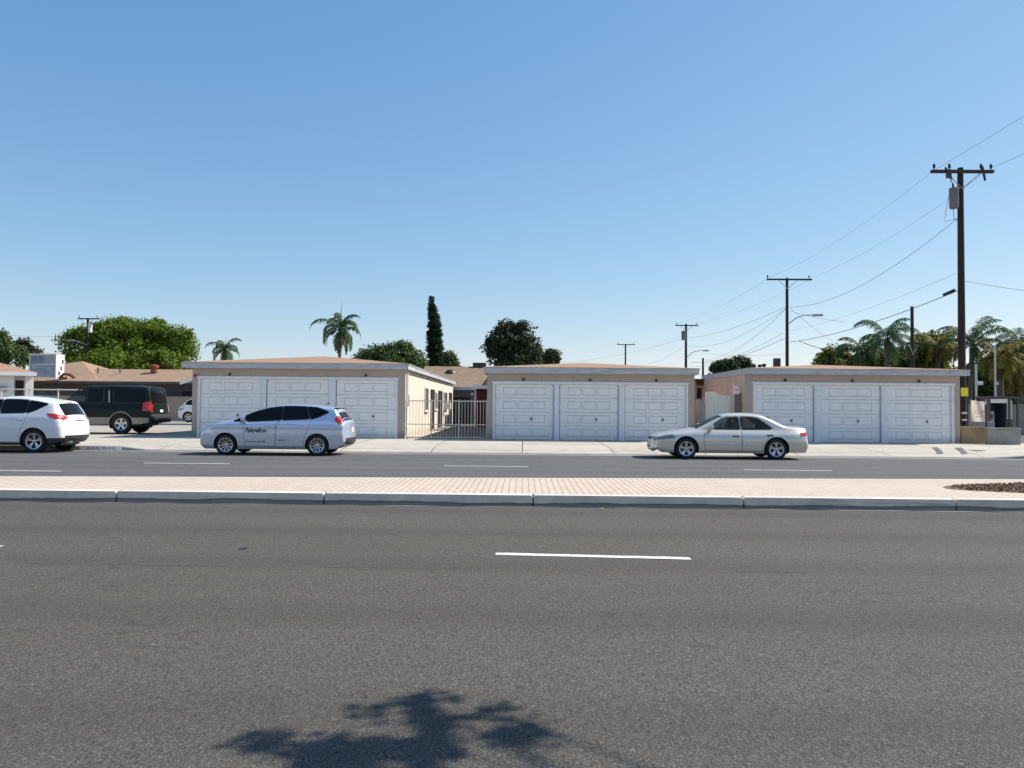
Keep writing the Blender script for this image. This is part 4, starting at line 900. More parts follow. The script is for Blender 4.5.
for (px, py, Y, rx, ry, mt, lab, sd_) in ((835, 360, 62, 14, 11, 'leaf_sunny', 'pale bush at the left end of the palm cluster', 31), (880, 362, 60, 22, 11, 'leaf_mid', 'dark bush under the drooping palm', 32), (932, 352, 58, 17, 17, 'leaf_sunny', 'tall bush between the dark pole and the tallest pole', 33),
                                      (1000, 375, 56, 18, 18, 'leaf_mid', 'dark bush behind the slim light pole', 34), (906, 360, 64, 10, 10, 'leaf_olive', 'olive bush behind the plain dark pole', 35), (975, 385, 58, 12, 16, 'leaf_dark', 'dark bush just right of the tallest pole', 36), (1040, 380, 58, 20, 20, 'leaf_mid', 'bush cut off by the right picture edge', 37)):
    b = (P(px, 400, Y).x, Y, .05); tree('bush', lab, 'bush', b, [B_(px, py, Y, rx, ry, b), B_(px-rx*.4, py+ry*.5, Y, rx*.8, ry*.8, b), B_(px+rx*.45, py+ry*.6, Y, rx*.8, ry*.8, b), B_(px, py+ry*1.4, Y, rx, ry, b)], 9000, 110, .6, .14, mt, sd_, .12)
def palm(label, px, py, Y, L_, nf, mat, seed, droop=1.0, trunk_r=.17, spear=0, down=.15, leafw=.045, leafl=.55, skirt=0, lean=0, hg=1.0):
    "py: height of the crown heart in the picture"
    rs = random.Random(seed); top = P(px, py, Y); base = (top.x-lean, Y, .05); H = top.z-.05
    g = thing('palm_tree', label, 'palm tree', base, 0, 'palms'); m = MB(); hts = [0, .15, .5, .8, .93, 1.0]; m.tube([(lean*h*h, 0, H*h) for h in hts], [trunk_r*q for q in (1.35, 1.1, 1, .9, 1.05, .8)], 10); m.build('trunk', M['bark'], g, smooth=True)
    hp = Vector((lean, 0, H))
    for k in range(nf):
        az = 2.399*k + rs.uniform(-.3, .3); t = k/(nf-1); el = R(82)*(1-t)**.8 - R(45)*t*down*2 + rs.uniform(-.1, .1); Lf = L_*rs.uniform(.8, 1.1)*(.75+.25*math.sin(math.pi*min(1, t+.25)))
        h = Vector((math.cos(az), math.sin(az), 0)); pos = hp.copy(); a = el; pts = [pos.copy()]; ns = 14; dirs = []
        for i in range(ns):
            d = h*math.cos(a)+Vector((0, 0, math.sin(a))); pos = pos + d*(Lf/ns); pts.append(pos.copy()); dirs.append(d); a -= droop*(.07+.17*(i/ns)**.9)*(1+.5*math.cos(el)); a = max(a, R(-88))
        f = MB(); f.tube(pts, .028, 4, True, r1=.008)
        side = Vector((-h.y, h.x, 0))
        for i in range(2, ns):
            for q in range(4):
                u = q/4; p = pts[i].lerp(pts[i+1], u); d = dirs[i]; env = math.sin(math.pi*min(1, .18+.82*((i+u)/ns)))**.6
                for s in (-1, 1):
                    ll = leafl*env*rs.uniform(.75, 1.15); hang = rs.uniform(.1, .95)*hg
                    e = (side*s*1.0 + d*.55 + Vector((0, 0, -hang))).normalized(); q1 = p+e*ll*.55; q2 = q1 + (e+Vector((0, 0, -.9))).normalized()*ll*.5
                    wv = d*leafw*.5; f.add([p-wv, p+wv, q1+wv, q1-wv, q2], [(0, 1, 2, 3), (3, 2, 4)])
        f.build('frond', M[mat], g, fix=False)
    if spear:
        MB().tube([hp, hp+Vector((.05, 0, spear*.6)), hp+Vector((.12, 0, spear))], .04, 5, r1=.008).build('spear_leaf', M[mat], g)
    if skirt:
        f = MB()
        for k in range(26):
            az = rs.uniform(0, 6.28); d = Vector((math.cos(az), math.sin(az), 0)); f.tube([hp+Vector((0, 0, -.2)), hp+d*.3+Vector((0, 0, -.5)), hp+d*.32+Vector((0, 0, -.5-skirt*rs.uniform(.4, 1)))], .03, 4)
        f.build('fruit_stalk', simple('dry_palm_fruit', (.32, .20, .13), .9), g)
    return g
palm('queen palm with dark drooping fronds and a thin upright spear above the left garage', 340, 331, 56, 2.75, 17, 'frond', 3, 1.05, .13, spear=2.1, skirt=1.1, down=.3, leafw=.055, leafl=.5)
palm('small greyish palm between the big tree and the left garage', 225, 351, 78, 2.7, 16, 'frond', 5, 1.15, .18, spear=1.5, leafw=.045, leafl=.55)
palm('tall pale palm arching left of the plain dark pole', 887, 340, 55, 3.3, 17, 'frond_grey', 8, .95, .2, spear=.6, leafw=.042, leafl=.7, down=.1, hg=1.1)
palm('low dark palm with drooping fronds left of the plain dark pole', 862, 354, 58, 2.9, 17, 'frond', 9, .95, .2, leafw=.045, leafl=.65, down=.15)
palm('yellow green palm right of the plain dark pole', 938, 348, 56, 2.6, 18, 'frond_yellow', 10, 1.0, .2, leafw=.045, leafl=.6, down=.2)
palm('tall palm with forked dark stems just right of the tallest pole', 973, 346, 50, 3.2, 17, 'frond', 12, .9, .16, leafw=.045, leafl=.6, down=.1, lean=.3)
palm('yellowing palm behind the slim light pole', 1000, 360, 48, 2.4, 20, 'frond_yellow', 14, 1.1, .2, leafw=.045, leafl=.6, down=.4)
palm('grey green feathery palm at the right picture edge', 1022, 348, 52, 3.3, 18, 'frond_grey', 15, .95, .2, leafw=.042, leafl=.85, down=.15)
palm('low palm with hanging yellow fronds behind the blue sign', 1018, 376, 50, 2.2, 18, 'frond_yellow', 17, 1.1, .2, leafw=.045, leafl=.6, down=.4)
# the tree beside the photographer, whose shade falls on the near lane
b = (7.4, .5, .13)
def sh(sx, sy, z, r, ry=None, rz=.3): return (sx+.9*z-b[0], sy+.35*z-b[1], z-b[2], r, ry or r, rz)
tree('street_tree', 'leafy street tree on the near pavement that throws the dappled shade', 'tree', b, [sh(-.55, 3.32, 4.8, .40, .30, .10), sh(-.50, 3.95, 4.6, .09, .06, .04), sh(-.72, 3.80, 4.8, .05, .04, .03), sh(-.38, 3.78, 4.6, .14, .11, .05), sh(-.10, 3.80, 4.7, .05, .07, .03), sh(-.03, 3.56, 4.7, .11, .09, .04), sh(-1.15, 3.46, 4.8, .18, .06, .03), sh(-.70, 2.95, 5.0, .6, .25, .15), sh(-.25, 2.3, 5.4, .5, .4, .3), sh(-.3, 1.3, 6.3, 1.4, .9, .5), sh(.8, .5, 6.5, 1.3, 1.0, .6), sh(1.4, 1.1, 6.2, 1, .8, .5), sh(-.6, -.1, 6.8, 1.5, 1.1, .6)], 64000, 900, .13, .042, 'leaf_mid', 41, .13, lk=.18, trunk_top=(-1.2, 1.2, 4.4), lo=.2)

# unseen building added behind the camera to bounce sunlight onto shaded faces
g = thing('bounce_building', 'added unseen cream building behind the photographer, bouncing sunlight across the road', 'building', (0, -13, .13))
MB().box(-38, 38, -8, 0, 0, 5.2).build('wall', M['stucco_cream'], g); MB().box(-38.3, 38.3, -8.3, .3, 5.21, 5.5).build('parapet', M['fascia'], g)
for i in range(9):
    f = MB().box(-34.06+i*8, -31.54+i*8, .002, .06, .94, 2.66).build('window', M['trim_white'], g); MB().box(-34+i*8, -31.6+i*8, .061, .07, 1.0, 2.6).build('pane', M['house_glass'], f)
# ------------------------------------------------------------------ vehicles
def catmull(pts, step=.05, closed=False):
    "smooth curve through pts; returns samples and the index of each control point"
    n = len(pts); out = []; idx = []
    V = [Vector(p) for p in pts]
    for i in range(n if closed else n-1):
        p1, p2 = V[i], V[(i+1) % n]; p0 = V[i-1] if (i > 0 or closed) else p1*2-p2; p3 = V[(i+2) % n] if (i+2 < n or closed) else p2*2-p1
        m = max(1, int(math.ceil((p2-p1).length/step))); idx.append(len(out))
        L1 = (p2-p1).length
        t1 = (p2-p0)/max(1e-6, (p2-p0).length)*L1*.9; t2 = (p3-p1)/max(1e-6, (p3-p1).length)*L1*.9
        for k in range(m):
            t = k/m; a = 2*t**3-3*t*t+1; b = t**3-2*t*t+t; c = -2*t**3+3*t*t; d = t**3-t*t
            out.append(p1*a+t1*b+p2*c+t2*d)
    if not closed: idx.append(len(out)); out.append(V[-1])
    return out, idx
def chaikin(poly, it=2, keep=.18, mx=.035):
    for _ in range(it):
        q = []; mx *= .75
        for i in range(len(poly)):
            a, b = Vector(poly[i]), Vector(poly[(i+1) % len(poly)]); kk = min(keep, mx/max(1e-6, (b-a).length)); q += [a.lerp(b, kk), a.lerp(b, 1-kk)]
        poly = q
    return [Vector(p) for p in poly]
def inside(poly, x, y):
    c = False; n = len(poly); j = n-1
    for i in range(n):
        xi, yi = poly[i]; xj, yj = poly[j]
        if (yi > y) != (yj > y) and x < (xj-xi)*(y-yi)/(yj-yi)+xi: c = not c
        j = i
    return c
def inset(poly, d):
    n = len(poly); P_ = [Vector(p) for p in poly]; area = sum(P_[i].x*P_[(i+1) % n].y-P_[(i+1) % n].x*P_[i].y for i in range(n)); s = 1 if area > 0 else -1; out = []
    for i in range(n):
        t = (P_[(i+1) % n]-P_[i-1]); 
        if t.length < 1e-7: out.append(P_[i]); continue
        t.normalize(); out.append(P_[i]+Vector((-t.y, t.x))*d*s)
    return out
def cdt(outer, regions, grid):
    verts = []; edges = []
    def loop(pl):
        d = []
        for i in range(len(pl)):
            a_, b_ = Vector((pl[i][0], pl[i][1])), Vector((pl[(i+1) % len(pl)][0], pl[(i+1) % len(pl)][1])); k = max(1, int((b_-a_).length/.055))
            d += [a_.lerp(b_, j/k) for j in range(k)]
        pl = d; b = len(verts); n = len(pl); verts.extend([Vector((p[0], p[1])) for p in pl]); edges.extend([(b+i, b+(i+1) % n) for i in range(n)])
    loop(outer)
    for r in regions: loop(r)
    verts.extend([Vector(p) for p in grid])
    v, e, f, *_ = delaunay_2d_cdt(verts, edges, [], 0, 1e-5)
    return v, f

def car(label, name, loc, sp, group=None, cat='car', seed=0, rz=0):
    """local x runs from the nose (0) to the tail, y from kerb side (+) to street side (-), z up."""
    L, W, H = sp['L'], sp['W'], sp['H']; root = thing(name, label, cat, loc, rz, group)
    ctrl = sp['profile']; cen, cid = catmull([c[:2] for c in ctrl], .05)
    bul = np.interp(range(len(cen)), cid, [c[2] for c in ctrl])
    nrm = []
    for i in range(len(cen)):
        t = cen[min(i+1, len(cen)-1)]-cen[max(i-1, 0)]; t.normalize(); nrm.append(Vector((-t.y, t.x)))
    side = [cen[i]-nrm[i]*float(bul[i]) for i in range(len(cen))]
    bottom = [Vector(p) for p in sp['sill']]          # from the tail forward to the nose
    outer = side+bottom
    S_ = np.array([[p.x, p.y] for p in side])
    def dist(x, z):
        a = S_[:-1]; b = S_[1:]; ab = b-a; ap = np.array([x, z])-a; t = np.clip((ap*ab).sum(1)/np.maximum((ab*ab).sum(1), 1e-9), 0, 1)
        return float(np.sqrt(((ap-ab*t[:, None])**2).sum(1)).min())
    zb, tum, ef, er, cf, cr = sp['belt'], sp['tumble'], sp.get('ef', .8), sp.get('er', .7), sp.get('cf', .22), sp.get('cr', .16); rad = sp.get('rad', .07)
    def hw(x, z, d=None):
        if d is None: d = dist(x, z)
        y = W/2
        if x < ef: y -= cf*(1-max(0, x)/ef)**2.6
        if x > L-er: y -= cr*(1-max(0, L-x)/er)**2.6
        if z > zb: y -= (z-zb)*tum + .015
        elif z > zb-.10: y -= .015*(1-(zb-z)/.10)**2
        sh_h, sh_i = sp.get('shoulder', (.2, .05)); q_ = min(1, max(0, (z-(zb-sh_h))/sh_h)); y -= sh_i*q_**1.4
        zc = zb-.14
        if z < zc: y -= .075*((zc-z)/zc)**2 ; y += -.012*math.exp(-((z-zc+.10)/.05)**2)
        if z < .30: y -= .05*((.30-z)/.15)
        if d < rad: y -= rad*.9*(1-math.sqrt(max(0, 1-(1-d/rad)**2)))
        return y
    R_ = sp['archr']; arches = []
    for (wx, wz_) in sp['wheels']:
        arches.append([Vector((wx+R_*math.cos(a), wz_+R_*math.sin(a))) for a in [2*math.pi*i/40 for i in range(40)]])
    wins = [(k, chaikin(p, 2, .12)) for k, p in sp['windows']]
    doors = [chaikin(p, 2, .10) for p in sp['doors']]
    lights = [(k, chaikin(p, 1, .15)) for k, p in sp['side_lights']]
    clads = [chaikin(p, 1, .1) for p in sp.get('cladding', [])]
    regs = [w for k, w in wins]+[inset(w, -.022) for k, w in wins]+doors+[inset(d, .009) for d in doors]+[l for k, l in lights]+arches+[ [Vector(((q.x-c[0])*1.09+c[0], (q.y-c[1])*1.09+c[1])) for q in ar] for ar, c in zip(arches, sp['wheels'])]+clads
    xs = [p[0] for p in outer]; zs = [p[1] for p in outer]; grid = []
    g = .062; x = min(xs)
    while x < max(xs):
        z = min(zs)
        while z < max(zs):
            if inside(outer, x, z) and dist(x, z) > .02: grid.append((x+.001, z+.0013))
            z += g
        x += g
    for d in (.006, .02, .042, .075):
        for i in range(len(side)):
            q = side[i]-nrm[i]*d
            if inside(outer, q.x, q.y) and dist(q.x, q.y) > d*.9: grid.append((q.x, q.y))
    v, f = cdt(outer, regs, grid)
    D = [dist(p.x, p.y) for p in v]
    buckets = {}
    big = [[Vector(((q.x-c[0])*1.09+c[0], (q.y-c[1])*1.09+c[1])) for q in ar] for ar, c in zip(arches, sp['wheels'])]
    winout = [inset(w, -.022) for k, w in wins]; dins = [inset(d, .009) for d in doors]
    for fc in f:
        cx = sum(v[i].x for i in fc)/len(fc); cz = sum(v[i].y for i in fc)/len(fc)
        if not inside(outer, cx, cz) or any(inside(a, cx, cz) for a in arches): continue
        key = None
        for i, (k_, w_) in enumerate(wins):
            if inside(w_, cx, cz): key = ('win', i)
        if key is None:
            for i, (k_, l_) in enumerate(lights):
                if inside(l_, cx, cz): key = ('light', i)
        if key is None:
            if any(inside(w_, cx, cz) for w_ in winout): sub = 'seal'
            elif sp.get('archtrim') and any(inside(b_, cx, cz) for b_ in big): sub = 'trim'
            elif any(inside(c_, cx, cz) for c_ in clads): sub = 'trim'
            else: sub = 'paint'
            key = None
            for i, d_ in enumerate(doors):
                if inside(d_, cx, cz):
                    key = ('door', i, sub) if inside(dins[i], cx, cz) else ('gap',)
            if key is None: key = ('body', sub)
            elif key == ('gap',): key = ('body', 'gap')
        buckets.setdefault(key, []).append(fc)
    PM = sp['paint']; TR = sp.get('trim', M['plastic'])
    slots = [PM, M['plastic'], TR, M['black']]; sidx = {'paint': 0, 'seal': 1, 'trim': 2, 'gap': 3}
    def lift(fcs, s, off, offsub=0):
        used = {}; vs = []; fs = []
        for fc in fcs:
            q = []
            for i in fc:
                if i not in used: used[i] = len(vs); vs.append((v[i].x, s*(hw(v[i].x, v[i].y, D[i])+off), v[i].y))
                q.append(used[i])
            fs.append(q if s < 0 else q[::-1])
        return vs, fs
    # wrap surface: t across, s along the outline
    slen = [0]
    for i in range(1, len(side)): slen.append(slen[-1]+(side[i]-side[i-1]).length)
    slen = np.array(slen); sx = np.array([p.x for p in side]); sz = np.array([p.y for p in side]); nx = np.array([q.x for q in nrm]); nz = np.array([q.y for q in nrm]); bl = np.array(bul)
    def at_s(ci):   # control index (may be fractional) -> s
        i0 = int(math.floor(ci)); i1 = min(i0+1, len(cid)-1); a, b = slen[cid[i0]], slen[cid[i1]]; return a+(b-a)*(ci-i0)
    yw = np.array([hw(p.x, p.y, 0) for p in side])
    # z-warp: lets the strip ends meet the rounded side
    def wrap_pt(t, s, off=0):
        x = np.interp(s, slen, sx); z = np.interp(s, slen, sz); b = np.interp(s, slen, bl); a_ = np.interp(s, slen, nx); c_ = np.interp(s, slen, nz); y = np.interp(s, slen, yw)
        k = b*(1-abs(t)**2.6)+off; return (x+a_*k, y*t, z+c_*k)
    wregs = [(k_, mt, chaikin([(t, at_s(ci)) for t, ci in pl], 2, .14), off) for k_, mt, pl, off in sp['wrap']]
    rim_t = 26; wout = [Vector((-1, s)) for s in slen]+[Vector((1, s)) for s in slen[::-1]]
    wgrid = [(-1+2*i/rim_t, s) for s in slen[1:-1] for i in range(1, rim_t)]
    # scale t so that triangles are well shaped
    k_t = W/2
    def sc(pl): return [Vector((p[0]*k_t, p[1])) for p in pl]
    wv, wf = cdt(sc(wout), [sc(r[2]) for r in wregs], sc(wgrid))
    wb = {}
    scr = [sc(r[2]) for r in wregs]
    for fc in wf:
        cx = sum(wv[i].x for i in fc)/len(fc); cy = sum(wv[i].y for i in fc)/len(fc); key = None
        for i, r in enumerate(scr):
            if inside(r, cx, cy): key = i
        wb.setdefault(key, []).append(fc)
    def wlift(fcs, off=0):
        used = {}; vs = []; fs = []
        for fc in fcs:
            q = []
            for i in fc:
                if i not in used: used[i] = len(vs); vs.append(wrap_pt(wv[i].x/k_t, wv[i].y, off))
                q.append(used[i])
            fs.append(q)
        return vs, fs
    def finish(o, angle=38, weld=True):
        bm = bmesh.new(); bm.from_mesh(o.data)
        if weld: bmesh.ops.remove_doubles(bm, verts=bm.verts, dist=.0012)
        bmesh.ops.recalc_face_normals(bm, faces=bm.faces); 
        for f_ in bm.faces: f_.smooth = True
        bm.to_mesh(o.data); bm.free(); o.data.set_sharp_from_angle(angle=R(angle)); return o
    body = MB()
    for key, fcs in buckets.items():
        if key[0] == 'body':
            for s in (-1, 1):
                body.cur = sidx[key[1]]; vs, fs = lift(fcs, s, -.006 if key[1] == 'gap' else 0); body.add(vs, fs)
    body.cur = 0; vs, fs = wlift(wb.get(None, [])); body.add(vs, fs)
    bo = finish(body.build('body', slots, root, fix=False))
    # doors
    handles = sp['handles']
    for i in range(len(doors)):
        for s in (-1, 1):
            m = MB()
            for sub in ('paint', 'seal', 'trim'):
                fcs = buckets.get(('door', i, sub))
                if fcs: m.cur = sidx[sub]; vs, fs = lift(fcs, s, 0); m.add(vs, fs)
            d = finish(m.build('door', slots, root, fix=False))
            if i < len(handles):
                hx, hz = handles[i]; y = hw(hx, hz); m = MB(); m.bbox(hx-.10, hx+.10, min(s*y, s*(y+.042)), max(s*y, s*(y+.042)), hz-.016, hz+.016, .012)
                m.bbox(hx-.07, hx+.05, min(s*(y-.004), s*(y+.004)), max(s*(y-.004), s*(y+.004)), hz-.045, hz-.016, .003); m.build('handle', sp.get('handle_mat', PM), d, smooth=True)
            if sp.get('molding') and sp['molding'][i]:
                a, b, z0, z1 = sp['molding'][i]; m = MB(); n = 10; vs = []
                for j in range(n+1):
                    x = a+(b-a)*j/n
                    for z, o_ in ((z0, .0), (z0+.008, .014), (z1-.008, .014), (z1, 0)): vs.append((x, s*(hw(x, z)+o_), z))
                m.add(vs, [(j*4+q, j*4+q+1, j*4+q+5, j*4+q+4) for j in range(n) for q in range(3)]+[(0, 1, 2, 3), (n*4, n*4+1, n*4+2, n*4+3)]); m.build('side_moulding', sp['molding_mat'], d)
    for i, (k_, _) in enumerate(wins):
        for s in (-1, 1):
            vs, fs = lift(buckets.get(('win', i), []), s, -.012)
            if fs: finish(MB().add(vs, fs).build('window', M['clear' if k_ == 'clear' else 'tint'], root, fix=False))
    for i, (k_, _) in enumerate(lights):
        for s in (-1, 1):
            vs, fs = lift(buckets.get(('light', i), []), s, .006)
            if fs: finish(MB().add(vs, fs).build('headlight' if 'head' in k_ else 'taillight', M['lamp_clear'] if 'head' in k_ else M['lamp_red'], root, fix=False))
    for i, (k_, mt, pl, off) in enumerate(wregs):
        vs, fs = wlift(wb.get(i, []), off)
        if fs: finish(MB().add(vs, fs).build(k_, mt, root, fix=False))
    # wheels
    wr = sp['wr']; tw = sp.get('tw', .20)
    for (wx, wz_) in sp['wheels']:
        for s in (-1, 1):
            yc = s*(hw(wx+R_+.02, .45)-.015-tw/2)
            rr_ = wr*sp.get('rimk', .66); m = MB(); o_ = -s*-1
            def yy(q): return yc + s*q      # q>0 is outward
            m.lathe([(rr_+.0, yy(tw*.5-.015)), (rr_+.012, yy(tw*.5-.002)), (rr_-.02, yy(tw*.5-.012)), (rr_-.03, yy(tw*.5-.05)), (rr_-.035, yy(-.03))], 32, 'Y', (wx, 0, wz_))
            ns = sp['spokes']
            for k in range(ns):
                a = 2*math.pi*(k+.25)/ns; ca, sa = math.cos(a), math.sin(a)
                for dv in sp.get('split', (0,)):
                    w0, w1 = sp['spw']; pts = []
                    e = 2*math.pi/ns*dv
                    p0 = Vector((ca*.05, sa*.05)); p1 = Vector((math.cos(a+e)*(rr_-.01), math.sin(a+e)*(rr_-.01))); t = (p1-p0).normalized(); nn = Vector((-t.y, t.x))
                    q = [p0+nn*w0, p0-nn*w0, p1-nn*w1, p1+nn*w1]; fo = [yy(tw*.5-.035)]*2+[yy(tw*.5-.012)]*2; bk = [yy(tw*.5-.075)]*2+[yy(tw*.5-.05)]*2
                    vs = [(wx+c.x, fo[j], wz_+c.y) for j, c in enumerate(q)]+[(wx+c.x*1.0, bk[j], wz_+c.y) for j, c in enumerate(q)]
                    m.add(vs, [(0, 1, 2, 3), (7, 6, 5, 4), (0, 4, 5, 1), (1, 5, 6, 2), (2, 6, 7, 3), (3, 7, 4, 0)])
            m.lathe([(0, yy(tw*.5-.012)), (.045, yy(tw*.5-.016)), (.065, yy(tw*.5-.035)), (.07, yy(tw*.5-.08))], 20, 'Y', (wx, 0, wz_))
            wh = m.build('wheel', sp.get('rim_mat', M['rim']), root, smooth=True, sharp=30)
            m = MB(); m.lathe([(rr_-.002, yy(-tw*.5+.02)), (rr_+.02, yy(-tw*.5)), (wr-.03, yy(-tw*.5)), (wr, yy(-tw*.5+.03)), (wr, yy(tw*.5-.03)), (wr-.03, yy(tw*.5+.003)), (rr_+.025, yy(tw*.5+.006)), (rr_+.003, yy(tw*.5-.01)), (rr_-.002, yy(tw*.5-.03))], 36, 'Y', (wx, 0, wz_)); m.build('tyre', M['rubber'], wh, smooth=True)
            m = MB(); m.lathe([(0, yy(.005)), (rr_-.035, yy(0.0)), (rr_-.034, yy(-.02))], 24, 'Y', (wx, 0, wz_)); m.build('brake_disc', M['plastic'], wh)
        # wheel wells
        for s in (-1, 1):
            m = MB(); n = 24; vs = []
            for i in range(n+1):
                a = math.pi*(-.12+1.24*i/n); x = wx+R_*1.0*math.cos(a); z = wz_+R_*math.sin(a)
                vs += [(x, s*(hw(x, max(z, .2))-.004), z), (x, s*(W/2-.42), z)]
            m.add(vs, [(2*i, 2*i+1, 2*i+3, 2*i+2) for i in range(n)])
            vs = [(wx, s*(W/2-.42), wz_)]+[vs[2*i+1] for i in range(n+1)]; m.add(vs, [(0, i+1, i+2) for i in range(n)])
            m.build('wheel_well', M['black'], root, fix=False)
    # floor, cabin
    zf = sp.get('floor', .24); m = MB(); wx0, wx1 = sp['wheels'][0][0], sp['wheels'][1][0]
    m.box(.35, L-.35, -W/2+.44, W/2-.44, zf-.02, zf+.3); m.box(wx0+R_+.02, wx1-R_-.02, -W/2+.09, W/2-.09, zf, zf+.12)
    m.tube([(wx0, -W/2+.2, sp['wheels'][0][1]), (wx0, W/2-.2, sp['wheels'][0][1])], .05, 6); m.tube([(wx1, -W/2+.2, sp['wheels'][1][1]), (wx1, W/2-.2, sp['wheels'][1][1])], .05, 6)
    m.build('underbody', M['plastic'], root)
    c0, c1, sb = sp['cabin']; m = MB()
    m.box(c0-.25, c1, -W/2+.14, W/2-.14, .36, .50); m.bbox(c0-.25, c0+.25, -W/2+.2, W/2-.2, .55, zb-.03, .06)
    for s in (-1, 1): m.box(c0-.2, c1, s*(W/2-.125)-.01, s*(W/2-.125)+.01, .36, zb-.05)
    m.build('cabin_trim', M['plastic'], root)
    for xs_ in sb:
        for s in (-1, 1):
            m = MB(); y = s*.37; m.bbox(xs_-.45, xs_+.05, y-.24, y+.24, .50, .66, .05)
            m.add([], []); a = [(xs_-.02, .60), (xs_+.10, .60), (xs_+.26, zb+.22), (xs_+.16, zb+.24)]; m.prism(a, y-.23, y+.23, 'Y'); m.bbox(xs_+.17, xs_+.27, y-.13, y+.13, zb+.26, zb+.42, .04)
            m.build('seat', M['seat'], root)
    m = MB(); pts = [(c0+.42+.06*math.cos(a), -.37+.18*math.sin(a), zb+.02+.17*math.cos(a)) for a in [2*math.pi*i/16 for i in range(17)]]; m.tube(pts, .014, 5, False); m.build('steering_wheel', M['plastic'], root)
    # mirrors
    mx, mz = sp['mirror']
    for s in (-1, 1):
        y = hw(mx, mz)+.0; m = MB(); y0, y1 = sorted((s*(y+.05), s*(y+.22))); m.bbox(mx-.07, mx+.07, y0, y1, mz-.0, mz+.14, .035); y0, y1 = sorted((s*(y-.03), s*(y+.09))); m.bbox(mx-.05, mx+.05, y0, y1, mz-.035, mz+.02, .012); mo = m.build('wing_mirror', sp.get('mirror_mat', PM), root, smooth=True)
        y0, y1 = sorted((s*(y+.065), s*(y+.205))); MB().bbox(mx+.0705, mx+.075, y0, y1, mz+.015, mz+.125, .002).build('mirror_glass', M['chrome'], mo)
    return root, hw, wrap_pt, at_s, finish

# -- champagne silver sedan.  profile = (x, z, bulge) from nose bottom over the top to tail bottom
sedan = dict(L=4.93, W=1.80, H=1.44, belt=.90, tumble=.42, archr=.385, wr=.325, tw=.20, spokes=5, spw=(.030, .052), split=(0,), paint=M['paint_gold'], rad=.09, cf=.26, ef=.85, er=.75, cr=.18,
    profile=[(.12, .20, .10), (.02, .27, .13), (.0, .43, .14), (.02, .58, .14), (.07, .675, .11), (.18, .735, .06), (.70, .85, .045), (1.28, .93, .04), (1.42, .985, .05), (2.15, 1.335, .055), (2.42, 1.405, .045), (2.90, 1.435, .045), (3.36, 1.41, .045), (3.64, 1.325, .05), (4.12, 1.09, .05), (4.28, 1.045, .04), (4.72, 1.015, .035), (4.84, .97, .05), (4.88, .80, .08), (4.90, .62, .10), (4.94, .56, .12), (4.94, .36, .12), (4.86, .25, .10)],
    sill=[(4.70, .22), (4.2, .22), (3.5, .19), (1.6, .19), (.9, .20), (.3, .20)],
    shoulder=(.24, .15), wheels=[(1.04, .325), (3.80, .325)],
    windows=[('clear', [(1.730, .935), (2.180, 1.235), (2.320, 1.285), (2.690, 1.30), (2.700, .925)]), ('clear', [(2.780, .925), (2.770, 1.30), (3.120, 1.295), (3.320, 1.245), (3.700, .965), (3.640, .935)])],
    doors=[[(1.600, .90), (1.680, .925), (2.160, 1.275), (2.320, 1.325), (2.735, 1.34), (2.740, .27), (1.620, .27), (1.560, .5)], [(2.745, 1.34), (3.150, 1.335), (3.360, 1.28), (3.740, .99), (3.760, .88), (3.600, .74), (3.420, .50), (3.370, .27), (2.745, .27)]],
    handles=[(2.540, .72), (3.600, .755)], handle_mat=M['plastic'],
    molding=[(1.66, 2.72, .455, .495), (2.77, 3.36, .455, .495)], molding_mat=M['trim_white'],
    side_lights=[('head', [(.10, .67), (.30, .735), (.64, .765), (.70, .64), (.34, .60), (.08, .57)]), ('tail', [(4.52, .79), (4.60, .86), (4.86, .87), (4.92, .74), (4.56, .735)])],
    wrap=[('windscreen', M['clear'], [(-.93, 7.7), (.93, 7.7), (.90, 9.25), (-.90, 9.25)], -.006), ('rear_window', M['clear'], [(-.9, 13.1), (.9, 13.1), (.92, 14.15), (-.92, 14.15)], -.006),
          ('grille', M['plastic'], [(-.42, 3.1), (.42, 3.1), (.46, 3.9), (-.46, 3.9)], .004), ('headlight', M['lamp_clear'], [(-.98, 3.15), (-.56, 3.2), (-.52, 4.2), (-.98, 4.5)], .004), ('headlight', M['lamp_clear'], [(.98, 3.15), (.56, 3.2), (.52, 4.2), (.98, 4.5)], .004),
          ('air_intake', M['plastic'], [(-.5, 1.2), (.5, 1.2), (.46, 1.8), (-.46, 1.8)], .004),
          ('taillight', M['lamp_red'], [(-.99, 17.2), (-.62, 17.2), (-.62, 18.3), (-.99, 18.3)], .004), ('taillight', M['lamp_red'], [(.99, 17.2), (.62, 17.2), (.62, 18.3), (.99, 18.3)], .004), ('number_plate', M['trim_white'], [(-.2, 18.0), (.2, 18.0), (.2, 18.8), (-.2, 18.8)], .006)],
    cabin=(1.75, 3.9, (2.45, 3.45)), mirror=(1.80, .93))
YC = 24.72
ox = PX(648.3, YC)
c1, hwf, *_ = car('champagne silver four door sedan parked in front of the board gate', 'parked_car', (ox, YC+.03, ZR(24.7)), sedan, 'cars parked along the far kerb')
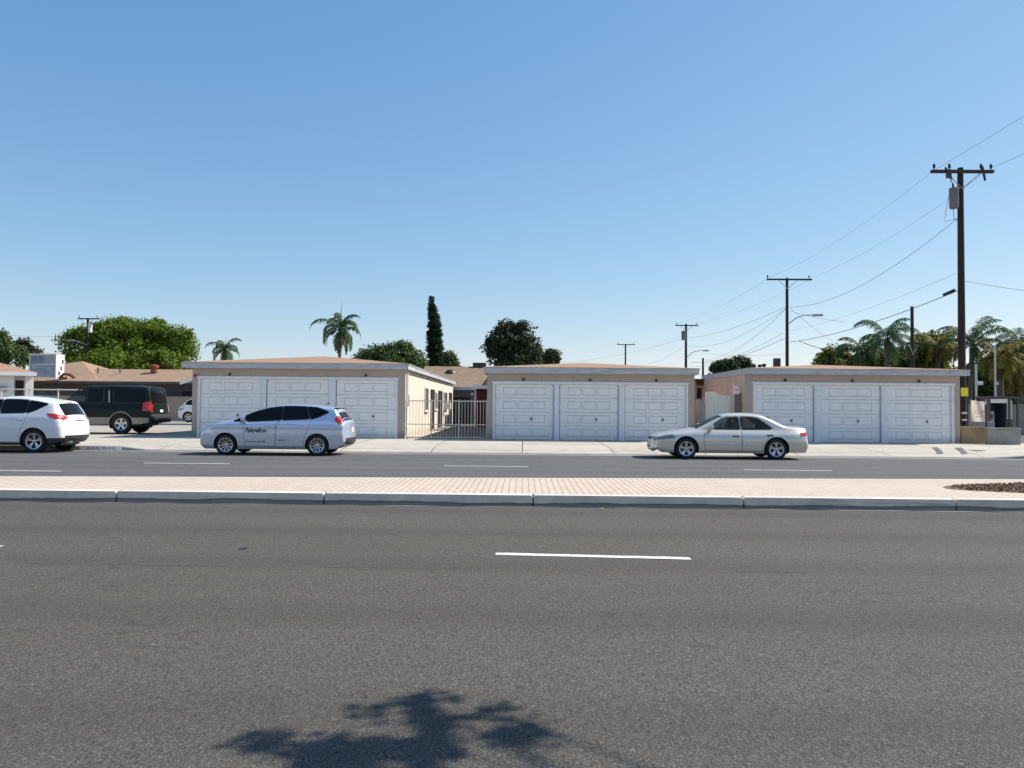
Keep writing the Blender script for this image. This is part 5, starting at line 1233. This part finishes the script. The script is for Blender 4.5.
# -- silver blue wagon with black lettering
wagon = dict(L=4.82, W=1.78, H=1.58, belt=1.03, tumble=.40, archr=.375, wr=.325, tw=.20, spokes=10, spw=(.014, .017), paint=M['paint_silver'], rad=.06, cf=.30, ef=1.0, er=.45, cr=.10, shoulder=(.10, .06),
    profile=[(.22, .19, .08), (.10, .26, .10), (.06, .45, .12), (.10, .64, .12), (.22, .79, .08), (.60, .985, .06), (1.18, 1.12, .05), (1.38, 1.20, .06), (1.86, 1.41, .065), (2.32, 1.53, .055), (2.80, 1.585, .05), (3.30, 1.585, .05), (3.80, 1.56, .05), (4.24, 1.515, .05), (4.42, 1.48, .05), (4.45, 1.41, .05), (4.64, 1.18, .08), (4.76, 1.05, .09), (4.79, .80, .10), (4.82, .60, .12), (4.83, .42, .13), (4.70, .27, .10)],
    sill=[(4.50, .24), (4.45, .22), (3.5, .19), (1.4, .19), (.8, .19), (.35, .19)],
    wheels=[(1.05, .325), (3.88, .325)],
    windows=[('tint', [(1.27, 1.05), (1.60, 1.20), (1.98, 1.40), (2.38, 1.51), (2.745, 1.54), (2.745, 1.10), (1.75, 1.045)]), ('tint', [(2.785, 1.10), (2.785, 1.54), (3.20, 1.545), (3.50, 1.53), (3.60, 1.14), (3.5, 1.13)]), ('tint', [(3.64, 1.145), (3.54, 1.525), (3.86, 1.475), (4.20, 1.35), (3.90, 1.20), (3.74, 1.15)])],
    doors=[[(1.60, .80), (1.64, 1.02), (1.66, 1.26), (1.98, 1.42), (2.38, 1.53), (2.758, 1.555), (2.762, 1.15), (2.60, .95), (2.58, .27), (1.64, .27)], [(2.768, 1.555), (3.20, 1.56), (3.52, 1.545), (3.62, 1.30), (3.66, 1.12), (3.60, .80), (3.48, .52), (3.45, .27), (2.59, .27), (2.61, .95), (2.772, 1.15)]],
    handles=[(2.40, .92), (3.42, .94)], handle_mat=M['paint_silver'],
    side_lights=[('head', [(.07, .70), (.28, .86), (.56, .965), (.50, .86), (.26, .73), (.08, .64)]), ('tail', [(4.38, 1.14), (4.50, 1.25), (4.64, 1.26), (4.70, 1.06), (4.58, .97), (4.48, 1.02)])],
    wrap=[('windscreen', M['tint'], [(-.92, 6.7), (.92, 6.7), (.90, 9.0), (-.90, 9.0)], -.006), ('rear_window', M['tint'], [(-.86, 15.25), (.86, 15.25), (.9, 16.0), (-.9, 16.0)], -.004), ('lower_rear_window', M['tint'], [(-.82, 16.15), (.82, 16.15), (.8, 16.7), (-.8, 16.7)], -.004),
          ('taillight', M['lamp_red'], [(-.995, 15.6), (-.86, 15.9), (-.84, 16.5), (-.995, 16.9)], .004), ('taillight', M['lamp_red'], [(.995, 15.6), (.86, 15.9), (.84, 16.5), (.995, 16.9)], .004),
          ('headlight', M['lamp_clear'], [(-.99, 3.3), (-.7, 3.4), (-.62, 3.95), (-.99, 4.7)], .004), ('headlight', M['lamp_clear'], [(.99, 3.3), (.7, 3.4), (.62, 3.95), (.99, 4.7)], .004), ('air_intake', M['plastic'], [(-.7, 1.2), (.7, 1.2), (.6, 2.3), (-.6, 2.3)], .004),
          ('number_plate', M['beige'], [(-.2, 17.6), (.2, 17.6), (.2, 18.4), (-.2, 18.4)], .006), ('bumper_insert', M['plastic'], [(-.93, 19.35), (.93, 19.35), (.9, 20.5), (-.9, 20.5)], .006)],
    cabin=(1.6, 4.1, (2.45, 3.35)), mirror=(1.62, 1.06))
ox = PX(202.5, YC)
c2, hwf, *_ = car('silver blue hatchback wagon with black script lettering, parked before the cream walled garages', 'parked_car', (ox+.09, YC-.12, ZR(24.6)), wagon, 'cars parked along the far kerb')
def on_side(s, size, x, z, sx, shear=0, bold=0):
    o = text_part(s, size, M['ink'], c2, 'lettering', (0, 0, 0), (0, 0, 0), .0, shear, 1, bold)
    for v in o.data.vertices:
        X, Z = x+v.co.x*sx, z+v.co.y; v.co = (X, -(hwf(X, Z)+.004), Z)
on_side('Paleyellow', .20, 1.98, .77, .78, .35, .006)
on_side('Transit with care 800', .075, 1.98, .43, .95, 0, .001)
on_side('8610   Y', .085, 2.86, .465, 1.2, 0, .001)
m = MB(); m.add([(3.8, -.06, 1.575), (3.95, -.02, 1.60), (4.02, 0, 1.655), (4.04, 0, 1.60), (3.95, .02, 1.60), (3.8, .06, 1.575)], [(0, 1, 2, 3), (5, 4, 2, 3), (0, 3, 5)]); m.build('fin_antenna', M['plastic'], c2)
MB().bbox(4.33, 4.46, -.58, .58, 1.462, 1.486, .012).build('spoiler', M['plastic'], c2)
# -- white crossover
cross = dict(L=4.82, W=1.88, H=1.70, belt=1.16, tumble=.50, shoulder=(.25, .06), archr=.43, wr=.37, tw=.235, spokes=5, spw=(.016, .020), split=(-.13, .13), paint=M['paint_white'], rad=.10, cf=.28, ef=.9, er=.75, cr=.26,
    profile=[(0.160, 0.280, 0.100), (0.030, 0.340, 0.130), (0.000, 0.600, 0.140), (0.050, 0.800, 0.130), (0.250, 0.950, 0.080), (0.900, 1.104, 0.050), (1.250, 1.159, 0.050), (1.420, 1.247, 0.060), (2.000, 1.627, 0.060), (2.350, 1.737, 0.050), (2.950, 1.781, 0.050), (3.600, 1.748, 0.050), (4.150, 1.665, 0.060), (4.400, 1.627, 0.070), (4.420, 1.555, 0.070), (4.580, 1.313, 0.100), (4.700, 1.115, 0.120), (4.770, 0.900, 0.130), (4.800, 0.680, 0.130), (4.820, 0.520, 0.140), (4.780, 0.400, 0.130), (4.620, 0.310, 0.080)],
    sill=[(4.420, 0.300), (4.300, 0.270), (3.700, 0.240), (1.500, 0.240), (0.800, 0.250), (0.350, 0.260)],
    wheels=[(0.980, 0.370), (3.830, 0.370)],
    windows=[('tint', [(1.550, 1.225), (2.050, 1.544), (2.400, 1.637), (2.660, 1.654), (2.680, 1.231)]), ('tint', [(2.730, 1.231), (2.710, 1.656), (3.250, 1.654), (3.500, 1.632), (3.500, 1.253)]), ('tint', [(3.530, 1.258), (3.530, 1.630), (3.850, 1.588), (4.140, 1.528), (3.800, 1.335), (3.620, 1.264)])],
    doors=[[(1.500, 0.800), (1.480, 1.192), (2.030, 1.571), (2.400, 1.671), (2.695, 1.687), (2.710, 0.340), (1.560, 0.340)], [(2.720, 1.687), (3.280, 1.687), (3.520, 1.665), (3.600, 1.225), (3.560, 0.983), (3.420, 0.720), (3.360, 0.340), (2.720, 0.340)]],
    handles=[(2.500, 1.027), (3.400, 1.038)], handle_mat=M['chrome'],
    side_lights=[('tail', [(4.16, 1.24), (4.40, 1.235), (4.66, 1.15), (4.74, 1.06), (4.44, 1.06), (4.28, 1.13)]), ('head', [(0.100, 0.800), (0.350, 0.950), (0.750, 1.005), (0.600, 0.860), (0.200, 0.740)])],
    cladding=[[(4.250, 0.470), (4.900, 0.470), (4.900, 0.220), (4.250, 0.220)], [(1.300, 0.330), (3.500, 0.330), (3.500, 0.200), (1.300, 0.200)]], trim=M['plastic'],
    wrap=[('windscreen', M['tint'], [(-.92, 6.8), (.92, 6.8), (.9, 8.8), (-.9, 8.8)], -.006), ('rear_window', M['tint'], [(-.93, 13.95), (.93, 13.95), (.80, 15.65), (-.80, 15.65)], -.004),
          ('taillight', M['lamp_red'], [(-.998, 15.2), (-.80, 15.6), (-.66, 16.0), (-.998, 16.35)], .004), ('taillight', M['lamp_red'], [(.998, 15.2), (.80, 15.6), (.66, 16.0), (.998, 16.35)], .004), ('brake_lamp', M['lamp_red'], [(-.25, 13.3), (.25, 13.3), (.25, 13.75), (-.25, 13.75)], .004),
          ('number_plate', M['beige'], [(-.2, 16.9), (.2, 16.9), (.2, 17.6), (-.2, 17.6)], .006), ('badge_strip', M['chrome'], [(-.34, 16.45), (.34, 16.45), (.34, 16.6), (-.34, 16.6)], .008), ('rear_bumper_insert', M['plastic'], [(-1, 18.9), (1, 18.9), (1, 21), (-1, 21)], .004)],
    cabin=(1.6, 4.0, (2.4, 3.35)), mirror=(1.75, 1.18))
wxp = PX(34.3, 23.9); c3, hwf, *_ = car('white crossover at the left picture edge, seen from behind', 'parked_car', (wxp-3.83, YC+.08, ZR(24.7)), cross, 'cars parked along the far kerb')
m = MB(); m.lathe([(.04, 4.66), (.045, 4.84), (.035, 4.84), (.03, 4.7)], 14, 'X', (0, -.55, .34)); m.build('exhaust_pipe', M['chrome'], c3); 
# -- dark green utility vehicle
suv = dict(L=5.35, W=2.02, H=2.0, belt=1.20, tumble=.17, archr=.50, wr=.415, tw=.26, spokes=5, spw=(.05, .045), paint=M['paint_green'], rad=.07, cf=.22, ef=.7, er=.5, cr=.08, floor=.36, rimk=.60,
    profile=[(0.160, 0.420, 0.100), (0.030, 0.500, 0.100), (0.000, 0.750, 0.100), (0.020, 1.000, 0.100), (0.100, 1.140, 0.080), (0.450, 1.200, 0.050), (1.350, 1.274, 0.050), (1.500, 1.338, 0.060), (2.120, 1.926, 0.060), (2.300, 2.022, 0.050), (3.000, 2.076, 0.045), (4.200, 2.087, 0.045), (5.110, 2.044, 0.045), (5.240, 1.980, 0.050), (5.360, 1.466, 0.060), (5.400, 1.263, 0.060), (5.420, 0.950, 0.060), (5.430, 0.820, 0.060), (5.540, 0.780, 0.060), (5.560, 0.600, 0.060), (5.500, 0.480, 0.060)],
    sill=[(5.10, .46), (4.95, .42), (3.5, .36), (1.6, .36), (.9, .38), (.35, .40)],
    wheels=[(1.05, .415), (4.12, .415)],
    windows=[('clear', [(1.720, 1.341), (2.180, 1.853), (2.300, 1.917), (2.520, 1.938), (2.520, 1.341)]), ('tint', [(2.620, 1.341), (2.620, 1.938), (3.280, 1.949), (3.280, 1.341)]), ('tint', [(3.340, 1.341), (3.340, 1.949), (3.500, 1.949), (3.580, 1.341)]), ('tint', [(3.800, 1.341), (3.720, 1.960), (5.080, 1.928), (5.140, 1.341)])],
    doors=[[(1.520, 1.000), (1.540, 1.309), (2.120, 1.928), (2.300, 2.003), (2.560, 2.013), (2.570, 0.420), (1.620, 0.420)], [(2.580, 2.013), (3.620, 2.024), (3.680, 1.200), (3.620, 0.950), (3.450, 0.420), (2.580, 0.420)]],
    handles=[(2.40, 1.10), (3.42, 1.12)], handle_mat=M['paint_green'], archtrim=True, trim=M['paint_tan'],
    cladding=[[(.6, .70), (5.3, .70), (5.3, .44), (.6, .34)]],
    side_lights=[('tail', [(5.03, .98), (5.03, 1.38), (5.33, 1.38), (5.37, .98)]), ('head', [(.10, .85), (.12, 1.08), (.50, 1.10), (.45, .85)])],
    wrap=[('windscreen', M['clear'], [(-.93, 7.1), (.93, 7.1), (.9, 7.95), (-.9, 7.95)], -.006), ('rear_window', M['tint'], [(-.97, 12.9), (.97, 12.9), (.97, 14.7), (-.97, 14.7)], .003), ('bumper', M['plastic'], [(-1, 16.6), (1, 16.6), (1, 20), (-1, 20)], .004),
          ('taillight', M['lamp_red'], [(-.998, 15.0), (-.90, 15.0), (-.90, 16.1), (-.998, 16.1)], .004), ('taillight', M['lamp_red'], [(.998, 15.0), (.90, 15.0), (.90, 16.1), (.998, 16.1)], .004), ('number_plate', M['trim_white'], [(-.17, 15.7), (.17, 15.7), (.17, 16.1), (-.17, 16.1)], .006),
          ('grille', M['chrome'], [(-.6, 2.6), (.6, 2.6), (.62, 3.8), (-.62, 3.8)], .004)],
    cabin=(1.8, 4.9, (2.6, 3.5)), mirror=(1.75, 1.25))
Ys = 34.2+1.0; wxp = PX(121.5, 34.35); c4, hwf, *_ = car('dark green tan trimmed utility vehicle parked in the lot behind the white crossover', 'parked_car', (wxp-4.12*1.05+.04, Ys+.02, .1), suv, cat='car')
c4.scale = (1.05, 1.0, 1.05)
for s in (-1, 1):
    m = MB(); m.tube([(2.45, s*.72, 2.11), (2.6, s*.72, 2.15), (4.7, s*.72, 2.15), (4.85, s*.72, 2.10)], .018, 6); m.build('roof_rail', M['plastic'], c4)
MB().tube([(3.62, -.99, 1.34), (3.58, -.955, 1.84)], .022, 6).build('pillar_chrome', M['chrome'], c4)
# -- white vehicle half hidden behind the garage
van = dict(cross); van.update(L=4.9, profile=[(.16, .28, .10), (.03, .34, .13), (.0, .60, .14), (.03, .88, .12), (.08, 1.02, .07), (.16, 1.10, .05), (.24, 1.16, .05), (.34, 1.26, .06), (.90, 1.72, .06), (1.35, 1.90, .05), (2.9, 1.95, .05), (3.6, 1.92, .05), (4.3, 1.88, .06), (4.52, 1.82, .07), (4.56, 1.70, .07), (4.68, 1.35, .10), (4.74, 1.15, .12), (4.80, .95, .13), (4.85, .68, .13), (4.88, .52, .14), (4.82, .40, .13), (4.7, .31, .08)],
    windows=[('tint', [(.55, 1.28), (.95, 1.60), (1.35, 1.78), (2.4, 1.82), (2.4, 1.28)]), ('tint', [(2.46, 1.28), (2.46, 1.80), (3.4, 1.80), (3.4, 1.28)]), ('tint', [(3.5, 1.29), (3.5, 1.79), (4.3, 1.74), (4.4, 1.32)])],
    doors=[[(1.45, .34), (1.40, 1.20), (1.40, 1.24), (2.43, 1.24), (2.43, .34)]], handles=[(2.25, 1.08)], side_lights=[('head', [(.06, .85), (.25, 1.02), (.7, 1.05), (.5, .85)]), ('tail', [(4.5, 1.0), (4.5, 1.5), (4.68, 1.45), (4.78, 1.0)])], belt=1.22, mirror=(.75, 1.28))
vx = PX(180.5, 57.5); c5, *_ = car('white van nosing out from behind the left garage, partly hidden', 'parked_car', (vx, 57.5, .1), van, cat='van')
